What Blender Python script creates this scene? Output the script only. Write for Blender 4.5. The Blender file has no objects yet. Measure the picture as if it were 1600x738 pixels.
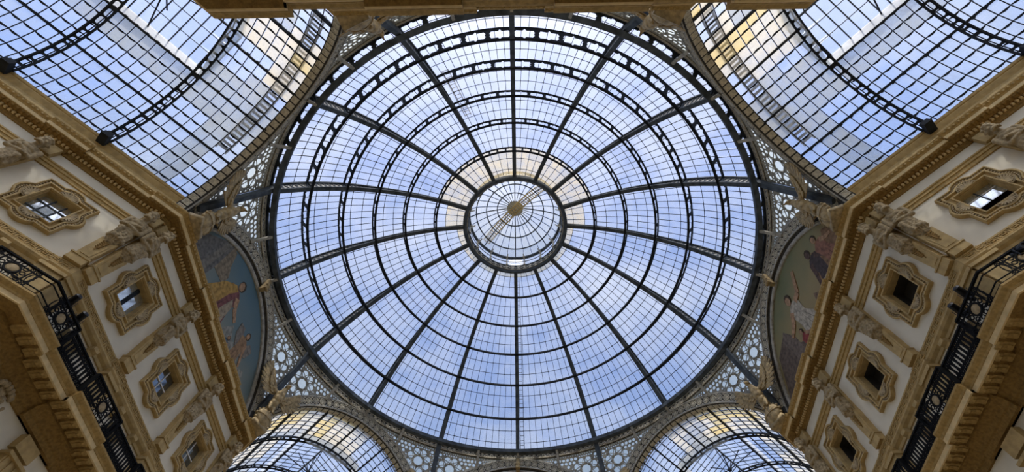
import bpy, bmesh, math, random
from mathutils import Vector, Matrix, noise
import numpy as np

# ------------------------------------------------------------------ camera, sky, sun, exposure
scene = bpy.context.scene
COL = scene.collection
PI = math.pi
S2 = math.sqrt(.5)
CAM_C = Vector((0.15345735, -16.589729, 1.6))
CAM_U = Vector((0.99987564, 0.01499186, 0.00489412))
CAM_V = Vector((-0.01186879, 0.91969863, -0.39244561))
CAM_F = Vector((-0.01038461, 0.39233872, 0.91976219))
CAM_FPX = 727.77
cam_data = bpy.data.cameras.new('camera')
cam_data.sensor_width = 36.0
cam_data.lens = CAM_FPX * 36.0 / 1600.0
cam_data.clip_end = 1000
cam = bpy.data.objects.new('camera', cam_data)
COL.objects.link(cam)
cam.matrix_world = Matrix(((CAM_U.x, -CAM_V.x, -CAM_F.x, CAM_C.x),
                           (CAM_U.y, -CAM_V.y, -CAM_F.y, CAM_C.y),
                           (CAM_U.z, -CAM_V.z, -CAM_F.z, CAM_C.z), (0, 0, 0, 1)))
scene.camera = cam

SUN_EL = math.radians(60)
world = bpy.data.worlds.new('sky')
scene.world = world
world.use_nodes = True
wn, wl = world.node_tree.nodes, world.node_tree.links
wn.clear()
w_out = wn.new('ShaderNodeOutputWorld')
w_bg = wn.new('ShaderNodeBackground')
w_sky = wn.new('ShaderNodeTexSky')
w_sky.sky_type = 'NISHITA'
w_sky.sun_disc = False
w_sky.sun_elevation = SUN_EL
w_sky.sun_rotation = PI
w_sky.air_density = 1.0
w_sky.dust_density = 3.5
w_sky.ozone_density = 2.0
w_tc = wn.new('ShaderNodeTexCoord')
w_map = wn.new('ShaderNodeMapping')
w_map.inputs['Scale'].default_value = (1.0, 1.6, 1.2)
w_map.inputs['Rotation'].default_value = (0.2, 0.1, 0.6)
w_noise = wn.new('ShaderNodeTexNoise')
w_noise.inputs['Scale'].default_value = 2.6
w_noise.inputs['Detail'].default_value = 7
w_noise.inputs['Roughness'].default_value = 0.62
w_ramp = wn.new('ShaderNodeMapRange')
w_ramp.inputs['From Min'].default_value = 0.46
w_ramp.inputs['From Max'].default_value = 0.78
w_ramp.inputs['To Min'].default_value = 0.06
w_ramp.inputs['To Max'].default_value = 0.8
w_mix = wn.new('ShaderNodeMix')
w_mix.data_type = 'RGBA'
w_mix.inputs[7].default_value = (3.6, 3.75, 4.0, 1)
w_gain = wn.new('ShaderNodeMix')
w_gain.data_type = 'RGBA'
w_gain.blend_type = 'MULTIPLY'
w_gain.inputs[0].default_value = 1.0
w_gain.inputs[7].default_value = (0.94, 0.99, 1.12, 1)
wl.new(w_tc.outputs['Generated'], w_map.inputs['Vector'])
wl.new(w_map.outputs['Vector'], w_noise.inputs['Vector'])
wl.new(w_noise.outputs['Fac'], w_ramp.inputs['Value'])
wl.new(w_sky.outputs['Color'], w_gain.inputs[6])
wl.new(w_ramp.outputs['Result'], w_mix.inputs[0])
wl.new(w_gain.outputs[2], w_mix.inputs[6])
wl.new(w_mix.outputs[2], w_bg.inputs['Color'])
wl.new(w_bg.outputs['Background'], w_out.inputs['Surface'])
w_bg.inputs['Strength'].default_value = 0.27

sun_data = bpy.data.lights.new('sun', 'SUN')
sun_data.energy = 2.4
sun_data.angle = math.radians(1.0)
sun_data.color = (1.0, 0.93, 0.82)
sun = bpy.data.objects.new('sun', sun_data)
COL.objects.link(sun)
sun.rotation_euler = Vector((0.0, math.cos(SUN_EL), -math.sin(SUN_EL))).to_track_quat('-Z', 'Y').to_euler()
sun.location = (0, -60, 90)

scene.view_settings.view_transform = 'Standard'
scene.view_settings.look = 'None'
scene.view_settings.gamma = 1.0
scene.view_settings.use_curve_mapping = False
scene.view_settings.exposure = 0.0
scene.cycles.transparent_max_bounces = 24
scene.cycles.max_bounces = 10
scene.cycles.diffuse_bounces = 6

random.seed(7)

# ------------------------------------------------------------------ main dimensions (metres)
A = 18.62                       # centre of the crossing to each of its eight sides
HW = A * math.tan(PI / 8)       # half a side
ZS = 23.99                      # springing of the arches
RA = 7.6                        # arch intrados
RX = 8.52                       # arch extrados
WPLATE = 32.62                  # top of the pendentives
G = [(18.75, 33.45), (17.2, 35.9), (15.1, 38.2), (12.72, 39.95), (10.34, 41.4), (7.66, 42.5), (4.85, 43.15)]   # dome glass line
GI = [(18.0, 32.75), (16.45, 35.13), (14.52, 37.5), (12.36, 39.44), (10.04, 40.97), (7.41, 42.1), (4.75, 42.65)]   # inner chords


def project(p):
    d = Vector(p) - CAM_C
    w = d.dot(CAM_F)
    if w <= .01:
        return None
    return (800 + CAM_FPX * d.dot(CAM_U) / w, 369 + CAM_FPX * d.dot(CAM_V) / w)


def shown_area(pts):
    q = [project(p) for p in pts]
    if any(a is None for a in q):
        return 0
    cx = sum(a[0] for a in q) / len(q); cy = sum(a[1] for a in q) / len(q)
    if not (-5 < cx < 1605 and -5 < cy < 743):
        return 0
    return abs(sum(q[i][0] * q[(i + 1) % len(q)][1] - q[(i + 1) % len(q)][0] * q[i][1] for i in range(len(q)))) / 2


# ------------------------------------------------------------------ materials
def mat(name, col, rough=.6, metal=0., var=.12, scale=3., bump=0., bscale=30., spec=.4, dirt=None):
    m = bpy.data.materials.new(name)
    m.use_nodes = True
    n, l = m.node_tree.nodes, m.node_tree.links
    b = n['Principled BSDF']
    b.inputs['Roughness'].default_value = rough
    b.inputs['Metallic'].default_value = metal
    b.inputs['Specular IOR Level'].default_value = spec
    tc = n.new('ShaderNodeTexCoord')
    nz = n.new('ShaderNodeTexNoise'); nz.inputs['Scale'].default_value = scale; nz.inputs['Detail'].default_value = 5
    l.new(tc.outputs['Object'], nz.inputs['Vector'])
    mx = n.new('ShaderNodeMix'); mx.data_type = 'RGBA'
    d = dirt or tuple(c * (1 - 2.2 * var) for c in col)
    mx.inputs[6].default_value = (*d, 1)
    mx.inputs[7].default_value = (*[min(1, c * (1 + var)) for c in col], 1)
    mr = n.new('ShaderNodeMapRange'); mr.inputs['From Min'].default_value = .3; mr.inputs['From Max'].default_value = .62
    l.new(nz.outputs['Fac'], mr.inputs['Value'])
    l.new(mr.outputs['Result'], mx.inputs[0])
    l.new(mx.outputs[2], b.inputs['Base Color'])
    if bump:
        n2 = n.new('ShaderNodeTexNoise'); n2.inputs['Scale'].default_value = bscale; n2.inputs['Detail'].default_value = 4
        l.new(tc.outputs['Object'], n2.inputs['Vector'])
        bp = n.new('ShaderNodeBump'); bp.inputs['Strength'].default_value = bump; bp.inputs['Distance'].default_value = .05
        l.new(n2.outputs['Fac'], bp.inputs['Height'])
        l.new(bp.outputs['Normal'], b.inputs['Normal'])
    return m


def glass_mat(name, tint, frost, frost_col, vary=.25, scale=.6, streak=(1, 1, 1)):
    """Old roof glass: mostly clear, partly diffusing where it is dirty or frosted."""
    m = bpy.data.materials.new(name)
    m.use_nodes = True
    n, l = m.node_tree.nodes, m.node_tree.links
    n.clear()
    out = n.new('ShaderNodeOutputMaterial')
    tr = n.new('ShaderNodeBsdfTransparent'); tr.inputs[0].default_value = (*tint, 1)
    tl = n.new('ShaderNodeBsdfTranslucent'); tl.inputs[0].default_value = (*frost_col, 1)
    df = n.new('ShaderNodeBsdfDiffuse'); df.inputs[0].default_value = (*frost_col, 1)
    gl = n.new('ShaderNodeBsdfGlossy'); gl.inputs['Roughness'].default_value = .12
    mixd = n.new('ShaderNodeMixShader'); mixd.inputs[0].default_value = .25
    l.new(tl.outputs[0], mixd.inputs[1]); l.new(df.outputs[0], mixd.inputs[2])
    ge = n.new('ShaderNodeNewGeometry')
    mp = n.new('ShaderNodeMapping'); mp.inputs['Scale'].default_value = streak
    l.new(ge.outputs['Position'], mp.inputs['Vector'])
    nz = n.new('ShaderNodeTexNoise'); nz.inputs['Scale'].default_value = scale; nz.inputs['Detail'].default_value = 6
    nz.inputs['Roughness'].default_value = .65
    l.new(mp.outputs['Vector'], nz.inputs['Vector'])
    mr = n.new('ShaderNodeMapRange')
    mr.inputs['From Min'].default_value = .35; mr.inputs['From Max'].default_value = .75
    mr.inputs['To Min'].default_value = max(0, frost - vary * .5); mr.inputs['To Max'].default_value = min(1, frost + vary)
    l.new(nz.outputs['Fac'], mr.inputs['Value'])
    mix = n.new('ShaderNodeMixShader')
    l.new(mr.outputs['Result'], mix.inputs[0]); l.new(tr.outputs[0], mix.inputs[1]); l.new(mixd.outputs[0], mix.inputs[2])
    mg = n.new('ShaderNodeMixShader'); mg.inputs[0].default_value = .03
    l.new(mix.outputs[0], mg.inputs[1]); l.new(gl.outputs[0], mg.inputs[2])
    l.new(mg.outputs[0], out.inputs['Surface'])
    return m


M = {}
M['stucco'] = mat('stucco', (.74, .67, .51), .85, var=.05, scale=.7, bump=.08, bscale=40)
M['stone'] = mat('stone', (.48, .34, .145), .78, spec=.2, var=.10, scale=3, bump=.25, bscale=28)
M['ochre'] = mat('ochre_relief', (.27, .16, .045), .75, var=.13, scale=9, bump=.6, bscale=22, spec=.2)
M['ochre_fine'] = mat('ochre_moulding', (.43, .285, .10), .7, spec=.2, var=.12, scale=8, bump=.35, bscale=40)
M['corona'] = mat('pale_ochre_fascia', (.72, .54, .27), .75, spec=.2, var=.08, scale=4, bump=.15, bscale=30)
M['sand'] = mat('sandstone_statue', (.38, .29, .16), .8, spec=.2, var=.16, scale=7, bump=.3, bscale=35)
M['gilt'] = mat('gilded_bronze', (.42, .31, .15), .6, metal=.2, var=.2, scale=5, bump=.25, bscale=25)
M['iron'] = mat('dark_iron', (.022, .026, .032), .75, metal=0., spec=.15, var=.2, scale=2)
M['ironlite'] = mat('grey_painted_iron', (.085, .10, .115), .8, metal=0., spec=.15, var=.2, scale=2)
M['zinc'] = mat('grey_cast_zinc', (.40, .38, .32), .65, var=.16, scale=4, bump=.2, bscale=25)
M['zincdark'] = mat('dark_cast_ground', (.05, .045, .036), .7, var=.2, scale=4)
M['relief'] = mat('pale_cast_relief', (.64, .59, .46), .7, var=.15, scale=6)
M['white'] = mat('white_painted_metal', (.85, .83, .78), .6, var=.06, scale=2)
M['rail'] = mat('black_railing_iron', (.010, .0105, .011), .8, metal=0., var=.2, spec=.1)
M['rust'] = mat('yellowed_ladder_metal', (.75, .55, .22), .7, var=.2, scale=6)
M['marble'] = mat('marble_floor', (.30, .24, .16), .35, var=.15, scale=.8)
M['dark'] = mat('dark_room_behind', (.035, .028, .02), .9, var=.1)
M['grating'] = mat('grey_walkway_grating', (.36, .35, .32), .8, var=.1)
M['skin_roof'] = mat('roof_sheet', (.34, .33, .31), .7, var=.1)
M['bulb'] = mat('black_spotlight', (.008, .008, .009), .4, var=.1)
M['dome_glass'] = glass_mat('dome_glass', (.97, .98, 1.0), .05, (.92, .94, .95), .16, .35)
M['dome_frost_sunlit'] = glass_mat('dome_frosted_sunlit_glass', (.96, .95, .92), .26, (.90, .76, .48), .25, .7)  # frosted glass with the warmth of sunlight put into its colour
M['lantern_glass'] = glass_mat('lantern_glass', (.95, .96, .96), .26, (.90, .90, .86), .2, .6)
M['vault_clear'] = glass_mat('vault_clear_glass', (.93, .96, 1.0), .06, (.85, .88, .9), .25, .5)
M['vault_grey'] = glass_mat('vault_grey_glass', (.86, .88, .89), .34, (.66, .66, .62), .35, .6)  # grey carries patchy stains plus walkway shadows put into the glass colour
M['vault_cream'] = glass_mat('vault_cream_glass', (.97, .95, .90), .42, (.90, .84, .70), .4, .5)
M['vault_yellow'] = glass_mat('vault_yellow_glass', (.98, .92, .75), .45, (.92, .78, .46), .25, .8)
M['pearl'] = glass_mat('pendentive_glass', (.95, .98, .95), .5, (.93, .95, .90), .15, .8)


def window_glass(name, col, gloss):
    m = bpy.data.materials.new(name); m.use_nodes = True
    n, l = m.node_tree.nodes, m.node_tree.links
    n.clear()
    out = n.new('ShaderNodeOutputMaterial')
    d = n.new('ShaderNodeBsdfDiffuse'); d.inputs[0].default_value = (*col, 1)
    g = n.new('ShaderNodeBsdfGlossy'); g.inputs['Roughness'].default_value = .06
    g.inputs[0].default_value = (.9, .95, .95, 1)
    mx = n.new('ShaderNodeMixShader')
    nz = n.new('ShaderNodeTexNoise'); nz.inputs['Scale'].default_value = 2.5
    mr = n.new('ShaderNodeMapRange'); mr.inputs['To Min'].default_value = gloss * .6; mr.inputs['To Max'].default_value = min(1, gloss * 1.3)
    l.new(nz.outputs['Fac'], mr.inputs['Value']); l.new(mr.outputs['Result'], mx.inputs[0])
    l.new(d.outputs[0], mx.inputs[1]); l.new(g.outputs[0], mx.inputs[2]); l.new(mx.outputs[0], out.inputs['Surface'])
    return m


M['win_pale'] = window_glass('pale_window_glass', (.30, .33, .31), .55)
M['win_dark'] = window_glass('dark_window_glass', (.05, .055, .055), .28)
M['win_grey'] = window_glass('grey_window_glass', (.22, .22, .20), .15)


# ------------------------------------------------------------------ mesh and object helpers
class MB:
    def __init__(self):
        self.v = []; self.f = []

    def add(self, vs, fs):
        k = len(self.v)
        self.v += [tuple(p) for p in vs]
        self.f += [tuple(i + k for i in q) for q in fs]
        return self

    def box(self, c, s, mtx=None):
        x, y, z = c; a, b, d = s[0] / 2, s[1] / 2, s[2] / 2
        vs = [Vector((x + i * a, y + j * b, z + k * d)) for i in (-1, 1) for j in (-1, 1) for k in (-1, 1)]
        if mtx is not None:
            vs = [mtx @ p for p in vs]
        return self.add(vs, [(0, 1, 3, 2), (4, 6, 7, 5), (0, 4, 5, 1), (2, 3, 7, 6), (0, 2, 6, 4), (1, 5, 7, 3)])

    def hexa(self, p):      # bottom four then top four
        return self.add(p, [(0, 3, 2, 1), (4, 5, 6, 7), (0, 1, 5, 4), (1, 2, 6, 5), (2, 3, 7, 6), (3, 0, 4, 7)])

    def bar(self, a, b, w, h, up=(0, 0, 1)):
        a, b, up = Vector(a), Vector(b), Vector(up)
        t = (b - a).normalized()
        s = t.cross(up)
        if s.length < 1e-5:
            s = t.cross(Vector((1, 0, 0)))
        s = s.normalized() * w / 2
        u = s.cross(t).normalized() * h / 2
        return self.hexa([a - s - u, a + s - u, b + s - u, b - s - u, a - s + u, a + s + u, b + s + u, b - s + u])

    def tube(self, pts, r, n=6, r2=None):
        pts = [Vector(p) for p in pts]
        rings = []
        m = len(pts)
        prev = None
        for i, p in enumerate(pts):
            t = (pts[min(i + 1, m - 1)] - pts[max(i - 1, 0)]).normalized()
            if prev is None:
                ref = Vector((0, 0, 1)) if abs(t.z) < .9 else Vector((1, 0, 0))
                s = t.cross(ref).normalized()
            else:
                s = (prev - t * prev.dot(t)).normalized()
            prev = s
            u = t.cross(s)
            rr = r if r2 is None else r + (r2 - r) * i / (m - 1)
            rings.append([p + (s * math.cos(2 * PI * k / n) + u * math.sin(2 * PI * k / n)) * rr for k in range(n)])
        vs = [q for g in rings for q in g]
        fs = [(i * n + k, i * n + (k + 1) % n, (i + 1) * n + (k + 1) % n, (i + 1) * n + k) for i in range(m - 1) for k in range(n)]
        fs += [tuple(range(n - 1, -1, -1)), tuple((m - 1) * n + k for k in range(n))]
        return self.add(vs, fs)

    def prism(self, poly, fn, t0, t1):
        """poly: list of 2D points, fn(x, y, t) -> 3D"""
        n = len(poly)
        vs = [fn(x, y, t0) for x, y in poly] + [fn(x, y, t1) for x, y in poly]
        fs = [tuple(range(n)), tuple(range(2 * n - 1, n - 1, -1))] + [(i, i + n, (i + 1) % n + n, (i + 1) % n) for i in range(n)]
        return self.add(vs, fs)

    def ring(self, outer, inner, fn, t0, t1):
        """flat ring between two loops of equal length"""
        n = len(outer)
        vs = [fn(x, y, t0) for x, y in outer] + [fn(x, y, t0) for x, y in inner] + [fn(x, y, t1) for x, y in outer] + [fn(x, y, t1) for x, y in inner]
        fs = []
        for i in range(n):
            j = (i + 1) % n
            fs += [(i, j, n + j, n + i), (2 * n + i, 3 * n + i, 3 * n + j, 2 * n + j), (i, 2 * n + i, 2 * n + j, j), (n + i, n + j, 3 * n + j, 3 * n + i)]
        return self.add(vs, fs)

    def lathe(self, prof, n=16, mtx=None):
        """prof: (r, z) list around z"""
        vs = []
        for r, z in prof:
            vs += [Vector((r * math.cos(2 * PI * k / n), r * math.sin(2 * PI * k / n), z)) for k in range(n)]
        if mtx is not None:
            vs = [mtx @ p for p in vs]
        m = len(prof)
        fs = [(i * n + k, i * n + (k + 1) % n, (i + 1) * n + (k + 1) % n, (i + 1) * n + k) for i in range(m - 1) for k in range(n)]
        fs += [tuple(range(n - 1, -1, -1)), tuple((m - 1) * n + k for k in range(n))]
        return self.add(vs, fs)

    def blob(self, c, r, mtx=None, seg=12, rings=8):
        c = Vector(c)
        r = Vector(r if hasattr(r, '__len__') else (r, r, r))
        vs = [Vector((0, 0, r.z))]
        for i in range(1, rings):
            a = PI * i / rings
            vs += [Vector((r.x * math.sin(a) * math.cos(2 * PI * k / seg), r.y * math.sin(a) * math.sin(2 * PI * k / seg), r.z * math.cos(a))) for k in range(seg)]
        vs.append(Vector((0, 0, -r.z)))
        if mtx is not None:
            vs = [mtx @ p for p in vs]
        vs = [p + c for p in vs]
        fs = [(0, 1 + k, 1 + (k + 1) % seg) for k in range(seg)]
        for i in range(rings - 2):
            b = 1 + i * seg
            fs += [(b + k, b + seg + k, b + seg + (k + 1) % seg, b + (k + 1) % seg) for k in range(seg)]
        b = 1 + (rings - 2) * seg
        fs += [(b + k, len(vs) - 1, b + (k + 1) % seg) for k in range(seg)]
        return self.add(vs, fs)

    def mesh(self, name, fix=True, smooth=False):
        me = bpy.data.meshes.new(name)
        me.from_pydata([tuple(p) for p in self.v], [], self.f)
        if fix:
            bm = bmesh.new(); bm.from_mesh(me)
            bmesh.ops.recalc_face_normals(bm, faces=bm.faces)
            bm.to_mesh(me); bm.free()
        if smooth:
            me.polygons.foreach_set('use_smooth', [True] * len(me.polygons))
        return me

    def build(self, name, m, parent=None, fix=True, smooth=False):
        return obj(name, self.mesh(name, fix, smooth), m, parent)


def wm(o):
    if o.parent is None:
        return o.matrix_basis.copy()
    return wm(o.parent) @ o.matrix_parent_inverse @ o.matrix_basis


def obj(name, me, m=None, parent=None, basis=None, local=False):
    """link a mesh; its vertices are in world space unless local, where they are in the parent's space"""
    if m is not None and len(me.materials) == 0:
        me.materials.append(M[m] if isinstance(m, str) else m)
    o = bpy.data.objects.new(name, me)
    COL.objects.link(o)
    if parent is not None:
        o.parent = parent
        if not local:
            o.matrix_parent_inverse = wm(parent).inverted()
    if basis is not None:
        o.matrix_basis = basis
    return o


def tag(o, label=None, cat=None, group=None, kind=None):
    if label: o['label'] = label
    if cat: o['category'] = cat
    if group: o['group'] = group
    if kind: o['kind'] = kind
    return o


def empty(name, loc, rz=0., **kw):
    o = bpy.data.objects.new(name, None)
    COL.objects.link(o)
    o.matrix_basis = Matrix.Translation(loc) @ Matrix.Rotation(rz, 4, 'Z')
    o.empty_display_size = .3
    return tag(o, **kw)


def copy_tree(o, parent=None):
    c = o.copy()
    COL.objects.link(c)
    if parent is not None:
        mi = c.matrix_parent_inverse.copy()
        c.parent = parent
        c.matrix_parent_inverse = mi
    for ch in list(o.children):
        copy_tree(ch, c)
    return c


def blob_mesh(mb, voxel, name, smooth_iter=2, disp=None):
    """join overlapping volumes into one continuous surface"""
    me = mb.mesh('tmp')
    o = bpy.data.objects.new('tmp', me)
    COL.objects.link(o)
    r = o.modifiers.new('r', 'REMESH'); r.mode = 'VOXEL'; r.voxel_size = voxel
    s = o.modifiers.new('s', 'SMOOTH'); s.factor = .5; s.iterations = smooth_iter
    dg = bpy.context.evaluated_depsgraph_get()
    res = bpy.data.meshes.new_from_object(o.evaluated_get(dg))
    bpy.data.objects.remove(o)
    bpy.data.meshes.remove(me)
    res.name = name
    if disp:
        for v in res.vertices:
            v.co = disp(v.co.copy())
    res.polygons.foreach_set('use_smooth', [True] * len(res.polygons))
    res.materials.clear()
    return res


def plate_with_holes(outer, holes):
    """triangulate a 2D plate with holes; returns verts2d, faces"""
    bm = bmesh.new()
    edges = []
    for loop in [outer] + holes:
        vs = [bm.verts.new((x, y, 0)) for x, y in loop]
        edges += [bm.edges.new((vs[i], vs[(i + 1) % len(vs)])) for i in range(len(vs))]
    bmesh.ops.triangle_fill(bm, use_beauty=True, use_dissolve=False, edges=edges, normal=(0, 0, 1))
    bm.verts.index_update()
    v = [(p.co.x, p.co.y) for p in bm.verts]
    f = [tuple(q.index for q in fc.verts) for fc in bm.faces]
    bd = [(e.verts[0].index, e.verts[1].index) for e in bm.edges if len(e.link_faces) == 1]
    bm.free()
    return v, f, bd


def thick_plate(mb, v, f, bd, fn, t0, t1):
    n = len(v)
    mb.add([fn(x, y, t0) for x, y in v] + [fn(x, y, t1) for x, y in v],
           [q for q in f] + [tuple(i + n for i in reversed(q)) for q in f] + [(a, b, b + n, a + n) for a, b in bd])
    return mb


def circle(cx, cy, r, n=12, ph=0., ry=None):
    return [(cx + r * math.cos(2 * PI * k / n + ph), cy + (ry or r) * math.sin(2 * PI * k / n + ph)) for k in range(n)]

# ------------------------------------------------------------------ floor
fl = MB()
fl.lathe([(62, -.3), (62, 0.0)], 48)
floor_o = tag(fl.build('floor', 'marble'), 'pale marble floor of the arcade crossing', 'floor', kind='structure')


# ------------------------------------------------------------------ the four corner buildings
ARM = 20.0


class Block:
    """one building: a face on the crossing (|s| < HW) and two flanks along the arms"""

    def __init__(self, ox, oy):
        self.o = Vector((ox, oy, 0)); self.l = Vector((oy, -ox, 0))

    def base(self, s):
        o, l = self.o, self.l
        if abs(s) <= HW:
            return o * A + l * s, l, o
        if s > 0:
            return o * A + l * HW + (o + l) * S2 * (s - HW), (o + l) * S2, (o - l) * S2
        return o * A - l * HW + (o - l) * S2 * (-HW - s), (l - o) * S2, (o + l) * S2

    def at(self, s, d, z):
        p, t, n = self.base(s)
        return p - n * d + Vector((0, 0, z))

    def corner(self, sg, d, z):
        return self.o * (A - d) + self.l * sg * (HW + (math.sqrt(2) - 1) * d) + Vector((0, 0, z))

    def frame(self, s, d, z):
        p, t, n = self.base(s)
        p = p - n * d + Vector((0, 0, z))
        return Matrix(((t.x, n.x, 0, p.x), (t.y, n.y, 0, p.y), (0, 0, 1, p.z), (0, 0, 0, 1)))

    def sweep(self, mb, prof, s0, s1):
        rows = [[self.at(s0, d, z) for d, z in prof]]
        for sg in (-1, 1):
            if s0 < sg * HW < s1:
                rows.append([self.corner(sg, d, z) for d, z in prof])
        rows.append([self.at(s1, d, z) for d, z in prof])
        n = len(prof)
        vs = [p for r in rows for p in r]
        fs = [(i * n + k, i * n + (k + 1) % n, (i + 1) * n + (k + 1) % n, (i + 1) * n + k) for i in range(len(rows) - 1) for k in range(n)]
        fs += [tuple(range(n - 1, -1, -1)), tuple((len(rows) - 1) * n + k for k in range(n))]
        return mb.add(vs, fs)


def rect(d0, d1, z0, z1):
    return [(d0, z0), (d1, z0), (d1, z1), (d0, z1)]


def shift(prof, dd):
    m = max(d for d, z in prof)
    lo = min(d for d, z in prof)
    return [(d + dd if d > lo + .01 else d, z) for d, z in prof]


WIN_W, WIN_H, WIN_Z = .72, .82, 21.22
PIL_FACE = [-2.58, 2.58]
CORNER_OFF = .36
L = HW + ARM

P_BED = [(-.3, 24.36), (.06, 24.36), (.08, 24.44), (.16, 24.5), (.16, 24.56), (.2, 24.58), (.2, 24.7), (.26, 24.78), (-.3, 24.78)]
P_SOFFIT = [(-.3, 24.74), (.26, 24.72), (.34, 24.69), (.56, 24.72), (.63, 24.79), (.63, 24.95), (-.3, 24.95)]
P_CORONA = [(-.3, 24.77), (.60, 24.77), (.66, 24.77), (.67, 25.02), (-.3, 25.02)]
P_NOSE = [(-.3, 24.99), (.68, 24.99), (.72, 25.05), (.82, 25.12), (.86, 25.18), (.86, 25.25), (-.3, 25.32)]
P_ARCHI = [(-.3, 23.06), (.07, 23.06), (.08, 23.26), (.13, 23.28), (.13, 23.42), (.18, 23.46), (.18, 23.54), (.05, 23.6), (-.3, 23.6)]
P_STRING = [(-.3, 18.3), (.06, 18.3), (.08, 18.42), (.2, 18.52), (.26, 18.62), (.26, 18.7), (.14, 18.73), (.14, 19.17), (.08, 19.22), (-.3, 19.22)]
P_B_BED = [(-.3, 14.88), (.10, 14.88), (.12, 15.1), (.18, 15.14), (.2, 15.3), (.34, 15.42), (.44, 15.46), (.44, 15.62), (-.3, 15.62)]
P_B_SOF = [(-.3, 15.60), (1.0, 15.62), (1.0, 15.8), (-.3, 15.8)]
P_B_COR = [(-.3, 15.62), (1.02, 15.62), (1.06, 15.64), (1.06, 15.86), (-.3, 15.86)]
P_B_NOSE = [(-.3, 15.84), (1.08, 15.84), (1.1, 15.92), (1.18, 16.0), (1.22, 16.06), (1.22, 16.14), (-.3, 16.14)]
P_PLINTH = [(-.5, 25.22), (.5, 25.22), (.5, 25.34), (.44, 25.4), (.40, 25.8), (.40, 26.1), (.46, 26.2), (.55, 26.36), (.57, 26.46), (.57, 26.62), (-.5, 26.62)]

side_name = {(-1, 0): 'west', (1, 0): 'east', (0, -1): 'north', (0, 1): 'south'}
wall_label = {'west': 'cream and ochre arcade wall with balcony below the teal-sky lunette',
              'east': 'cream and ochre arcade wall with balcony below the golden-sky lunette',
              'north': 'ochre cornice and wall crossing the top edge of the view',
              'south': 'ochre cornice and wall under the lunette at the lower edge'}
BL, WALL, PILS, WINS, RESS = {}, {}, {}, {}, {}

# shared small meshes, local: x along the wall, y into it
key_mb = MB()
u = .46
for x0, z0, x1, z1 in ((0, 0, .46, .035), (.0, .27, .46, .305), (.04, .06, .075, .25), (.04, .215, .33, .25), (.295, .11, .33, .25), (.15, .11, .33, .145), (.15, .11, .185, .18), (.39, .06, .425, .25)):
    key_mb.box(((x0 + x1) / 2 - u / 2, -.012, (z0 + z1) / 2), (x1 - x0, .03, z1 - z0))
KEY = key_mb.mesh('key_motif')
leaf_mb = MB()      # acanthus modillion of the lower cornice: scroll bracket under a soffit, y from -.56 (front) to 0
prof = [(-.56, 0), (-.57, -.04), (-.52, -.08), (-.42, -.085), (-.34, -.05), (-.2, -.06), (-.08, -.10), (0, -.12), (0, 0)]
leaf_mb.prism(prof, lambda y, z, t: Vector((t, y, z)), -.17, .17)
prof2 = [(-.53, -.08), (-.46, -.13), (-.36, -.1), (-.22, -.1), (-.08, -.15), (-.04, -.1), (-.3, -.05)]
leaf_mb.prism(prof2, lambda y, z, t: Vector((t, y, z)), -.06, .06)
LEAF = leaf_mb.mesh('modillion')
rope_mb = MB()      # a short leaf bracket of the upper cornice soffit
rope_mb.prism([(-.24, 0), (-.26, -.05), (-.2, -.1), (-.1, -.06), (0, -.1), (0, 0)], lambda y, z, t: Vector((t, y, z)), -.06, .06)


def span_minus(s0, s1, cuts):
    out = []; a = s0
    for c0, c1 in sorted(cuts):
        if c0 > a: out.append((a, c0))
        a = max(a, c1)
    if a < s1: out.append((a, s1))
    return out


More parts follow.
